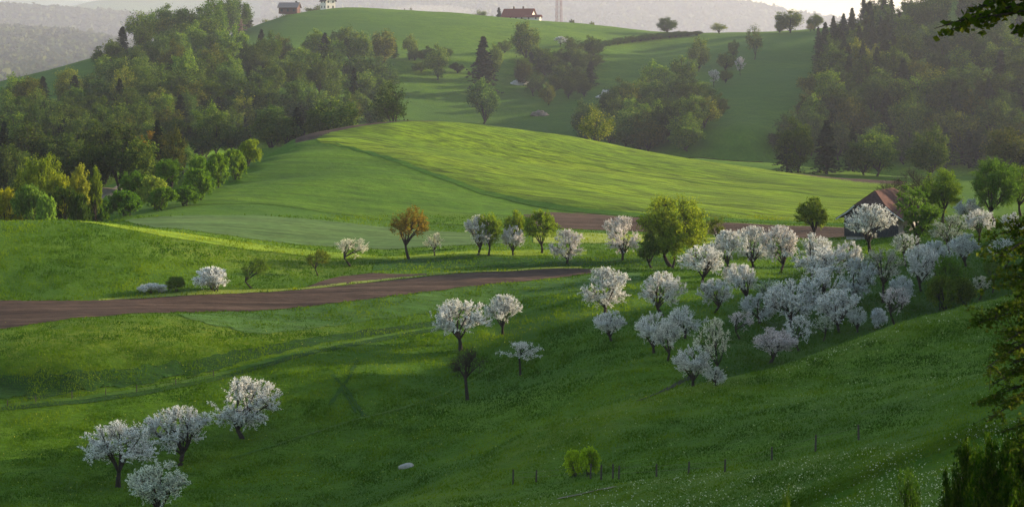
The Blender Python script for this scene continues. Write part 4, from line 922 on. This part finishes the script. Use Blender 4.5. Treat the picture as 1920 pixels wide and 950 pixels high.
for s in (-1, 1):
    # main slope as a polygon split in three plates, then a flatter flare at the eave
    kx, kz = s*ex*.72, ez + (rh-ez)*.28
    fl = (s*(ex+.8), ez - .15)
    A = [(0, y0+hy, rh), (0, y1-hy, rh), (kx, y1-hy, kz), (kx, y0+hy, kz)]
    if s < 0: A = A[::-1]
    slab(m, A, .14)
    for ya, yb in ((y0, y0+hy), (y1, y1-hy)):
        hxs = s*hx*.72/.72
        B = [(0, yb, rh), (kx, yb, kz), (kx, ya, kz), (s*hx*.98, ya, rh - (rh-kz)*abs(s*hx*.98/kx))]
        if (s > 0) == (ya > yb): B = B[::-1]
        B = B if (s < 0) != (ya < yb) else B
        slab(m, B, .14)
    Cq = [(kx, y0, kz), (kx, y1, kz), (fl[0], y1, fl[1]), (fl[0], y0, fl[1])]
    if s < 0: Cq = Cq[::-1]
    slab(m, Cq, .14)
roof = m.build('roof', M_tile, barn)
m = MB(); kz_ = rh - (rh-(ez+(rh-ez)*.28))*abs(hx*.98/(ex*.72))
slab(m, [(0, y0+hy, rh+.02), (-hx*.98, y0, kz_+.02), (hx*.98, y0, kz_+.02)], .14)
m.build('hip', M_tile2, barn); m = MB()
slab(m, [(0, y1-hy, rh+.02), (hx*.98, y1, kz_+.02), (-hx*.98, y1, kz_+.02)], .14)
m.build('hip', M_tile2, barn)
M_verge = plain('pale_board', (.45, .45, .47), .8)
for s in (-1, 1):
    m = MB(); m.tube([(s*hx*.98, y0-.05, kz_-.05), (s*ex*.72, y0-.05, ez+(rh-ez)*.28-.08), (s*(ex+.8), y0-.05, ez-.25)], .11, 4)
    m.build('verge_board', M_verge, barn)
m = MB(); m.box((-.9, -.06, 0), (1.1, .1, 2.6)); m.build('door', M_timber, barn)
m = MB(); m.box((2.4, -.05, 1.7), (3.1, .08, 2.4)); m.build('window', M_dark, barn)
m = MB(); m.box((Wd/2-.02, 4, 1.6), (Wd/2+.05, 4.8, 2.6)); m.build('window', M_dark, barn); m = MB(); m.box((Wd/2-.02, 8, 1.6), (Wd/2+.05, 8.8, 2.6)); m.build('window', M_dark, barn)

def house(name, label, px, py, Y, rz, w_, l_, e_, r_h, wallm, roofm, base_dz=-.5, windows=True, chim=0, face=None):
    x, y, z = place(px, py, Y); h = empty(name, (x, y, z + base_dz), rz); tag(h, label, 'house')
    m = MB(); v = [(-w_/2, 0, 0), (w_/2, 0, 0), (w_/2, l_, 0), (-w_/2, l_, 0), (-w_/2, 0, e_), (w_/2, 0, e_), (w_/2, l_, e_), (-w_/2, l_, e_), (0, 0, r_h), (0, l_, r_h)]
    m.add(v, [(0, 1, 5, 4), (1, 2, 6, 5), (2, 3, 7, 6), (3, 0, 4, 7)], [(4, 5, 8), (6, 7, 9)]); m.build('wall', wallm, h)
    m = MB(); sl = (r_h - e_)/(w_/2); o = .7
    slab(m, [(0, -o, r_h+.12), (w_/2+o, -o, e_-o*sl+.12), (w_/2+o, l_+o, e_-o*sl+.12), (0, l_+o, r_h+.12)], .18)
    slab(m, [(0, l_+o, r_h+.12), (-w_/2-o, l_+o, e_-o*sl+.12), (-w_/2-o, -o, e_-o*sl+.12), (0, -o, r_h+.12)], .18)
    rf = m.build('roof', roofm, h)
    for k in range(chim):
        m = MB(); yy = l_*(k+1)/(chim+1); m.box((-.35, yy, r_h-.6), (.35, yy+.7, r_h+1.3)); m.build('chimney', M_tile2, rf)
    if windows:
        n_ = max(2, int(l_/3)); lv = 2 if e_ > 4.5 else 1
        for s in (-1, 1):
            for i in range(n_):
                for q in range(lv):
                    m = MB(); yy = l_*(i+.5)/n_; zz = 1.2 + q*2.8
                    m.box((s*w_/2-.04, yy-.5, zz), (s*w_/2+.05, yy+.5, zz+1.3)); m.build('window', M_glass, h)
        for xx in (-w_/4, w_/4):
            for q in range(lv):
                m = MB(); m.box((xx-.45, -.05, 1.2+q*2.8), (xx+.45, .05, 2.5+q*2.8)); m.build('window', M_glass, h)
    return h
house('farmhouse', 'long farmhouse with red tiled roof on the crest', 1000, 38, 1268, math.radians(66), 8.5, 17, 3.0, 7.2, M_plaster, M_red, chim=2)
house('shed', 'low white outbuilding in front of the red roofed farmhouse', 1013, 38, 1256, math.radians(74), 4.2, 8.0, 2.6, 3.6, M_plaster, M_red, windows=True)
house('wooden_house', 'brown wooden house with shallow roof among trees on the crest', 560, 28, 1236, math.radians(82), 8, 10, 3.6, 6, plain('brown_boards', (.10, .055, .05), .85, .3, 3), plain('grey_roof', (.24, .19, .18), .8), chim=0)
house('white_house', 'two storey white house with sunlit side wall behind the shrubs', 620, 15, 1262, math.radians(35), 6, 6, 5.4, 8, M_plaster, M_tile2, chim=1)

# lattice masts
def mast(name, label, px, py, Y, H_, w0, w1, arms=(), n_=9, lr=.11, br_=.055):
    x, y, z = place(px, py, Y); o = empty(name, (x, y, z - .3), .3); tag(o, label, 'mast')
    br = MB(); cs = []
    for i in range(n_+1):
        t = i/n_; w_ = (w0 + (w1-w0)*t)/2; cs.append([np.array((sx*w_, sy*w_, H_*t)) for sx, sy in ((-1, -1), (1, -1), (1, 1), (-1, 1))])
    for k in range(4): m = MB(); m.tube([c[k] for c in cs], lr, 4); m.build('leg', M_steel, o)
    for i in range(n_):
        for k in range(4):
            br.tube([cs[i][k], cs[i+1][(k+1) % 4]], br_, 3); br.tube([cs[i][(k+1) % 4], cs[i+1][k]], br_, 3); br.tube([cs[i+1][k], cs[i+1][(k+1) % 4]], br_, 3)
    br.build('bracing', M_steel, o)
    for az, al in arms:
        m = MB(); m.tube([(-al, 0, az), (0, 0, az+.8), (al, 0, az)], .10, 4); m.tube([(-al, 0, az), (al, 0, az)], .08, 4); m.build('cross_arm', M_steel, o)
mast('lattice_mast', 'tall red grey lattice mast beside the farmhouse', 1048, 40, 1255, 30, 2.8, 2.2)
mast('power_pylon', 'thin lattice power pylon left on the upper meadow', 452, 95, None, 15, 1.8, .6, ((12, 2.4), (9.8, 3.0)), 5, .05, .025)

# ------------------------------------------------------------------ fences, rock, near plants
def fence(label, pl, hgt, wires=True, r0=.075):
    P = [np.array(place(*p)) for p in pl]; o = empty('wire_fence', tuple(P[0])); tag(o, label, 'fence')
    tops = []
    for p in P:
        q = p - P[0]; h_ = hgt*random.uniform(.85, 1.15); ln = random.uniform(-.06, .06)
        m = MB(); m.tube([q - (0, 0, .3), q + (ln*.5, 0, h_*.5), q + (ln, 0, h_)], [r0*1.1, r0, r0*.9], 6)
        v = q + np.array((ln, 0, h_)); m.add([v + (r0, 0, 0), v + (0, r0, .02), v - (r0, 0, 0), v - (0, r0, 0)], [(0, 1, 2, 3)])
        m.build('post', M_post, o); tops.append((q, h_))
    if wires:
        m = MB()
        for fr in (.45, .85): m.tube([q + np.array((0, -.08, h_*fr)) for q, h_ in tops], .006, 3)
        m.build('wire', M_steel, o)
fence('row of weathered fence posts above the flowered slope', [(962, 908), (1005, 904), (1107, 897), (1127, 899), (1149, 897), (1160, 898), (1231, 893), (1291, 888), (1359, 882, 187), (1447, 872, 189), (1529, 858, 188), (1610, 846, 188)], 1.2, r0=.09)
fence('small dark fence posts along the farm track', [(14, 762), (67, 755), (135, 748), (198, 741), (256, 735), (330, 722), (400, 706)], 0.9, r0=.06)
x, y, z = place(762, 876)
r = np.random.default_rng(5); m = MB()
v, f = ico(3); v = v*np.array([1.15, .75, .42]); v += .06*np.stack([vnoise(v[:, 0]*3+9, v[:, 1]*3+9, 3), vnoise(v[:, 1]*3+9, v[:, 2]*3+9, 4), vnoise(v[:, 0]*3+9, v[:, 2]*3+5, 6)], 1)*3
v[:, 2] = np.minimum(v[:, 2], .22 + .28*v[:, 0]*.6 + .05*vnoise(v[:, 0]*4+7, v[:, 1]*4+7)); m.add(v, None, f)
o = m.build('boulder', plain('limestone', (.36, .33, .30), .9, .25, 2, bump=.05), loc=(x, y, z + .1)); o.scale = (.78, .9, 1.35); tag(o, 'pale flat-topped boulder lying in the lower meadow', 'rock')

def rocks(name, label, pl, s, seed, col=(.5, .47, .46)):
    """one outcrop of jagged pale rock"""
    r = np.random.default_rng(seed); x, y, z = place(*pl); v, f = ico(3)
    v = v*(1 + .5*vnoise(v[:, 0]*2.3+seed, v[:, 2]*2.3+seed*2, seed)[:, None] + .3*vnoise(v[:, 0]*6+seed, v[:, 2]*6+3, seed+1)[:, None])*np.array(s)
    o = link(name, v, f, plain('pale_rock', col, .9, .35, .5, bump=.3), smooth=False, loc=(x, y, z)); return tag(o, label, 'rock')
rocks('rock_outcrop', 'pale rock outcrop above the centre wood', (1142, 182), (5.5, 3, 3.2), 3)
rocks('rock_outcrop', 'small light rock outcrop below the scrub belt', (975, 158), (4.5, 2.5, 2.2), 6)
rocks('rock_outcrop', 'small brown earth scar on the lower far meadow', (1012, 216), (3.6, 2.5, 2.4), 8, (.22, .17, .14))

# near tree at the right edge, trunk outside the picture
def spray_tree(name, label, root_pt, top_z, tr, ends, seed, mat, size, per, spread, cat='tree', twl=.5):
    r = np.random.default_rng(seed); o = empty(name, root_pt); tag(o, label, cat)
    R0 = np.array(root_pt); w_ = MB(); C = []; T = []
    H_ = top_z - R0[2]
    w_.tube(bez(np.zeros(3), np.array([.15, .1, H_/2]), np.array([0, 0, H_]), 10) - (0, 0, .3), np.linspace(tr, tr*.25, 10), 8)
    for (px, py, Y) in ends:
        E = np.array([U(px)*Y, Y, -(py-HY)/F*Y]) - R0
        zs = min(max(E[2] + np.hypot(E[0], E[1])*r.uniform(-.05, .2), H_*.05), H_*.98)
        s = np.array([0, 0, zs]); LP = bez(s, (s+E)/2 + np.array([0, 0, .12*np.linalg.norm(E-s)]), E, 14)
        w_.tube(LP, np.linspace(tr*.22, .006, 14), 5)
        for k in range(spread):
            t = r.uniform(.3, 1.0)**.7; i = min(12, int(t*13)); s0 = LP[i] + (LP[i+1]-LP[i])*r.uniform()
            ax = LP[i+1]-LP[i]; ax /= np.linalg.norm(ax)
            d = ax*.6 + r.normal(size=3)*np.array([.7, .7, .22]); d /= np.linalg.norm(d)
            tl = twl*r.uniform(.5, 1.3)*(1.25 - t*.6); e3 = s0 + d*tl + np.array([0, 0, -.10*tl])
            w_.tube([s0, (s0+e3)/2 + (0, 0, .03), e3], [.008, .005, .003], 3)
            n_ = int(per*r.uniform(.6, 1.4)); tt = r.uniform(0, 1.05, n_)[:, None]
            C.append(s0*(1-tt)+e3*tt + r.normal(size=(n_, 3))*np.array([.05, .05, .028])*(.6+tl)); T.append(np.clip(r.uniform(0, .7, n_)+r.uniform(0, .3), 0, 1))
    w_.build('trunk', M_bark, o, smooth=True)
    v, q = leaf_quads(np.concatenate(C), size, r, flat=.5)
    link('crown', v, q, mat, o, attrs={'tint': ('FACE', np.concatenate(T))}).color = (1, 1, 1, 1)
    return o
r = np.random.default_rng(77)
ends = [(1838, 605, 42), (1866, 440, 43), (1880, 470, 42), (1862, 490, 41), (1885, 535, 43), (1852, 600, 41.5), (1872, 655, 42), (1848, 690, 41), (1880, 700, 43), (1862, 745, 42), (1850, 790, 41), (1880, 810, 42), (1905, 425, 42),
        (1900, 560, 41), (1905, 620, 43), (1900, 680, 42), (1880, 575, 42.5), (1860, 720, 42), (1900, 760, 41), (1905, 500, 43), (1900, 850, 42), (1885, 640, 41), (1920, 460, 43), (1915, 540, 42), (1915, 600, 42), (1925, 720, 42), (1925, 800, 43)]
ends += [(1930 + r.uniform(0, 330), r.uniform(200, 1000), r.uniform(40, 46)) for _ in range(36)]
spray_tree('near_tree', 'near dark yellow-green tree whose branches reach in at the right edge', (U(2060)*43, 43., float(gz(U(2060)*43, 43.))), 2.5, .22, ends, 5, M_nearleaf, .062, 36, 11, twl=.66)
ends = [(1752, 54, 30), (1775, 48, 30.5), (1800, 40, 31), (1765, 62, 31), (1812, 22, 30), (1838, 14, 31), (1850, 8, 30), (1818, 38, 30), (1870, 35, 31), (1895, 62, 31), (1905, 58, 30), (1880, 5, 30), (1915, -5, 30), (1840, 45, 30.5)]
ends += [(1960 + r.uniform(0, 400), r.uniform(-350, 40), r.uniform(28, 34)) for _ in range(26)]
spray_tree('overhanging_tree', 'leafy branch of a near tree hanging in at the top right corner', (U(2420)*31, 31., float(gz(U(2420)*31, 31.))), 5.0, .25, ends, 6, M_nearleaf, .085, 14, 12, twl=.34)
def near_bush(px, Y, top_py, wpx, label, col, kind, vi, name='near_shrub'):
    x = U(px)*Y; z = float(gz(x, Y)); g = HY - z*F/Y
    o = put(kind, px, g, g - top_py, wpx, label, col, Y, name=name, cat='bush', vi=vi, part='stems')
PR['near_bush'] = [tree_proto(300+i, M_nearleaf, 0.085, H=3.2, W=3.0, base=.04, limbs=10, secs=6, twigs=12, per=26, up=0.35, low=.1, twig_len=.5, trunk_r=.06, multi=3, tex=.08) for i in range(2)]
near_bush(1890, 52, 800, 160, 'green shrub below the near tree at the bottom right corner', (.6, .85, .5), 'near_bush', 0)
near_bush(1815, 56, 830, 110, 'smaller green shrub left of the corner one, under the near branches', (.6, .8, .5), 'near_bush', 1)
near_bush(1702, 62, 868, 64, 'young light green sapling at the bottom edge left of the near shrubs', (.45, .6, .35), 'green_thin', 1)
near_bush(1478, 66, 912, 46, 'tip of a light green sapling at the bottom edge', (.6, .65, .35), 'green_thin', 0)

# ------------------------------------------------------------------ grass and flowers
NT = 420000
r = np.random.default_rng(91)
jp = r.integers(0, len(us)-1, NT*2)
okc = (pxs[jp] > -60) & (pxs[jp] < 1975); jp = jp[okc][:NT]
pyv = r.uniform(405, 985, len(jp))
RT_ = -RUN.T                                # ascending per column
kk = np.empty(len(jp), int)
for j in np.unique(jp):
    s_ = jp == j; kk[s_] = np.searchsorted(RT_[j], -pyv[s_])
good = (kk > 0) & (kk < RUN.shape[0]-1); jp, kk, pyv = jp[good], kk[good], pyv[good]
Lq = lys[MINR+kk] + r.uniform(-.5, .5, len(jp))*(lys[MINR+kk]-lys[MINR+kk-1])
Yq = np.exp(Lq); Xq = (us[jp] + r.uniform(-.5, .5, len(jp))*(4/F))*Yq
ok = Yq < 760
for P in SHEETS: ok &= ~poly_in(P, Xq, Yq)
Xq, Yq = Xq[ok], Yq[ok]; Zq = gz(Xq, Yq); n_ = len(Xq)
s = np.clip(Yq/420, .32, 1.0)*r.uniform(.14, .36, n_)*(0.55 + 0.9*np.clip(vnoise(Xq/2.2, Yq/2.8, 31)+.5, 0, 1))
an = r.uniform(0, PI, n_); wd = s*r.uniform(.25, .6, n_)
dx, dy = np.cos(an)*wd, np.sin(an)*wd*.6; lx, ly_ = r.normal(size=n_)*s*.35, r.normal(size=n_)*s*.35
Vt = np.stack([np.c_[Xq-dx, Yq-dy, Zq-.03], np.c_[Xq+dx, Yq+dy, Zq-.03], np.c_[Xq+lx, Yq+ly_, Zq+s]], 1).reshape(-1, 3)
ft = np.clip(300/Yq, .35, 1)
tint = np.clip(.5 + .9*vnoise(Xq/14, Yq/18, 32) + ft*(.8*vnoise(Xq/3, Yq/4, 33) + r.normal(size=n_)*.12), 0, 1)
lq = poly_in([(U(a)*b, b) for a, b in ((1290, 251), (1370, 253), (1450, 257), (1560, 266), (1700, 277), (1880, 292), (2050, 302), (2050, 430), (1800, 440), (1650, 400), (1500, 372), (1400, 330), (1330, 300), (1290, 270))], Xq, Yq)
tint[lq] *= .25  # blades darkened too for the painted shade under the orchard
cropm = np.zeros(n_, bool)
for P in CROPS: cropm |= poly_in(P, Xq, Yq)
M_grass = leaf_mat('grass_blades', ((0, (.034, .088, .002)), (.5, (.076, .152, .003)), (1, (.15, .23, .007))), .4, use_obj=False)
def sub(mask): 
    k = int(mask.sum()); return Vt.reshape(-1, 3, 3)[mask].reshape(-1, 3), np.arange(k*3).reshape(-1, 3), {'tint': ('FACE', tint[mask])}
v, f, at_ = sub(cropm)
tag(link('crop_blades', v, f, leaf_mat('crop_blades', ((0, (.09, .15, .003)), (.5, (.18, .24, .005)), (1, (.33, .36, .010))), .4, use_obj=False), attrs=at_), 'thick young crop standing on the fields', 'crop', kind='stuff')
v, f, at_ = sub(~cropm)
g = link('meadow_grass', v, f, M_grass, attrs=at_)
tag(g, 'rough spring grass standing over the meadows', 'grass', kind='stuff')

def flowers(name, label, poly, n_, s0, s1, col, seed, clump=.5):
    r = np.random.default_rng(seed); P = np.array(poly, float); x0, y0 = P.min(0); x1, y1 = P.max(0); C = []
    px = r.uniform(x0, x1, n_*3); py = r.uniform(y0, y1, n_*3); ins = poly_in(poly, px, py)
    for a, b in zip(px[ins][:n_], py[ins][:n_]):
        Y = hit(a, b)
        if Y is None or Y > 420: continue
        x = U(a)*Y
        if vnoise(np.array([x/3.5]), np.array([Y/5.]), seed)[0] + r.uniform(-.5, .5)*.8 < clump - .5: continue
        C.append((x, Y + r.uniform(-.3, .3), 0))
    C = np.array(C); C[:, 2] = gz(C[:, 0], C[:, 1]) + r.uniform(.12, .3, len(C))
    v, q = leaf_quads(C, 1.0, r); sc = np.repeat(r.uniform(s0, s1, len(C)), 4)[:, None]; cc = np.repeat(C, 4, axis=0)
    v = cc + (v-cc)*sc
    m_ = leaf_mat(name + '_petals', ((0, col), (1, tuple(min(.9, c*1.3) for c in col))), .3, use_obj=False)
    o = link(name, v, q, m_, attrs={'tint': ('FACE', r.uniform(0, 1, len(C)))}); return tag(o, label, 'wildflowers', kind='stuff')
flowers('white_flowers', 'scattered white meadow flowers on the near slope', [(1290, 900), (1530, 858), (1830, 802), (1960, 790), (1960, 960), (1240, 960)], 4200, .05, .11, (.50, .50, .33), 61, .52)
flowers('white_flowers', 'thin white flowers on the near slope left of the path', [(800, 955), (1000, 935), (1300, 890), (1360, 886), (1300, 960), (820, 965)], 1100, .06, .11, (.5, .52, .35), 62, .5)
flowers('white_flowers', 'white flowers along the orchard ridge line', [(1440, 700), (1560, 655), (1700, 606), (1890, 562), (1890, 580), (1700, 622), (1560, 675), (1440, 712)], 700, .09, .16, (.45, .48, .28), 63, .55)
flowers('yellow_flowers', 'dandelions dotting the lower meadow', [(0, 600), (700, 600), (1300, 560), (1400, 700), (1000, 850), (700, 940), (0, 940)], 2600, .07, .13, (.40, .40, .06), 64, .55)
flowers('yellow_flowers', 'pale flowers on the middle green slope', [(1000, 810), (1300, 730), (1560, 670), (1860, 590), (1860, 760), (1400, 850), (1000, 900)], 1300, .06, .11, (.42, .45, .22), 65, .5)

# ------------------------------------------------------------------ air, sky, sun

def haze_box(name, label, x0, x1, y0, y1, z0, z1, dens, col, an):
    m_, nt, out = new_mat(name); pv = N(nt, 'ShaderNodeVolumePrincipled'); pv.inputs['Density'].default_value = dens; pv.inputs['Color'].default_value = (*col, 1); pv.inputs['Anisotropy'].default_value = an
    nt.links.new(pv.outputs[0], out.inputs['Volume'])
    mb = MB(); mb.box((x0, y0, z0), (x1, y1, z1)); o = mb.build(name, m_); return tag(o, label, kind='stuff')
zmin = float(GZ.min()) - 1; zmax = float(GZ.max()) + 34
haze_box('haze', 'thin evening haze filling the valley', -13500, 16500, -30, 25100, zmin, zmax, 0.000042, (.74, .79, 1.0), 0.3)
m_, nt, out = new_mat('valley_mist'); pv = N(nt, 'ShaderNodeVolumePrincipled'); pv.inputs['Density'].default_value = .00011; pv.inputs['Color'].default_value = (.80, .81, 1.0, 1); pv.inputs['Anisotropy'].default_value = .3
nt.links.new(pv.outputs[0], out.inputs['Volume'])
sm, nt2, out2 = new_mat('smoke'); pv2 = N(nt2, 'ShaderNodeVolumePrincipled'); pv2.inputs['Density'].default_value = .012; pv2.inputs['Color'].default_value = (.9, .88, .9, 1)
nt2.links.new(pv2.outputs[0], out2.inputs['Volume'])
sv, sf = ico(3); tag(link('smoke', sv*np.array([30, 14, 6.5])*(1+.25*vnoise(sv[:, 0]*3+9, sv[:, 2]*3+4, 9))[:, None], sf, sm, loc=(U(800)*1345, 1345, float(gz(U(800)*1345, 1345.))+6)), 'thin pale smoke drifting low behind the crest', 'smoke', kind='stuff')
mv, mf = ico(4); fm = m_.copy(); fm.node_tree.nodes['Principled Volume'].inputs['Density'].default_value = .00013
tag(link('mist', mv*np.array([5200, 1700, 330]), mf, fm, loc=(400, 3500, -60)), 'bluish far mist before the distant wooded hills', 'mist', kind='stuff')
o = link('mist', mv*np.array([760, 370, 90]), mf, m_, loc=(-10, 1100, -35)); tag(o, 'pale evening mist lying in the valley behind the big hill', 'mist', kind='stuff')

w_ = bpy.data.worlds.new('World'); SC.world = w_; w_.use_nodes = True
nt = w_.node_tree; bg = nt.nodes['Background']; sky = nt.nodes.new('ShaderNodeTexSky'); sky.sky_type = 'NISHITA'; sky.sun_disc = False
sky.sun_elevation = SUN_EL; sky.sun_rotation = SUN_AZ; sky.altitude = 500; sky.air_density = 1.2; sky.dust_density = 1.2; sky.ozone_density = 1.5
wm = mix(nt, 1.0, sky.outputs[0], (1.0, .95, .86), 'MULTIPLY'); nt.links.new(wm, bg.inputs[0]); bg.inputs[1].default_value = 0.135
sd = bpy.data.lights.new('sun', 'SUN'); sd.energy = 5.0; sd.angle = math.radians(0.6); sd.color = (1.0, .82, .56)
so = bpy.data.objects.new('sun', sd); COL.objects.link(so)
d = Vector((math.sin(SUN_AZ)*math.cos(SUN_EL), math.cos(SUN_AZ)*math.cos(SUN_EL), math.sin(SUN_EL)))
so.rotation_euler = (-d).to_track_quat('-Z', 'Y').to_euler(); so.location = d*300

SC.view_settings.view_transform = 'Standard'; SC.view_settings.look = 'None'; SC.view_settings.gamma = 1; SC.view_settings.exposure = 1.27
SC.view_settings.use_curve_mapping = False
cy = SC.cycles; cy.max_bounces = 5; cy.diffuse_bounces = 2; cy.glossy_bounces = 1; cy.transmission_bounces = 3; cy.transparent_max_bounces = 4; cy.volume_bounces = 0
cy.use_denoising = True
try: cy.denoiser = 'OPENIMAGEDENOISE'; cy.denoising_prefilter = 'ACCURATE'
except Exception: pass
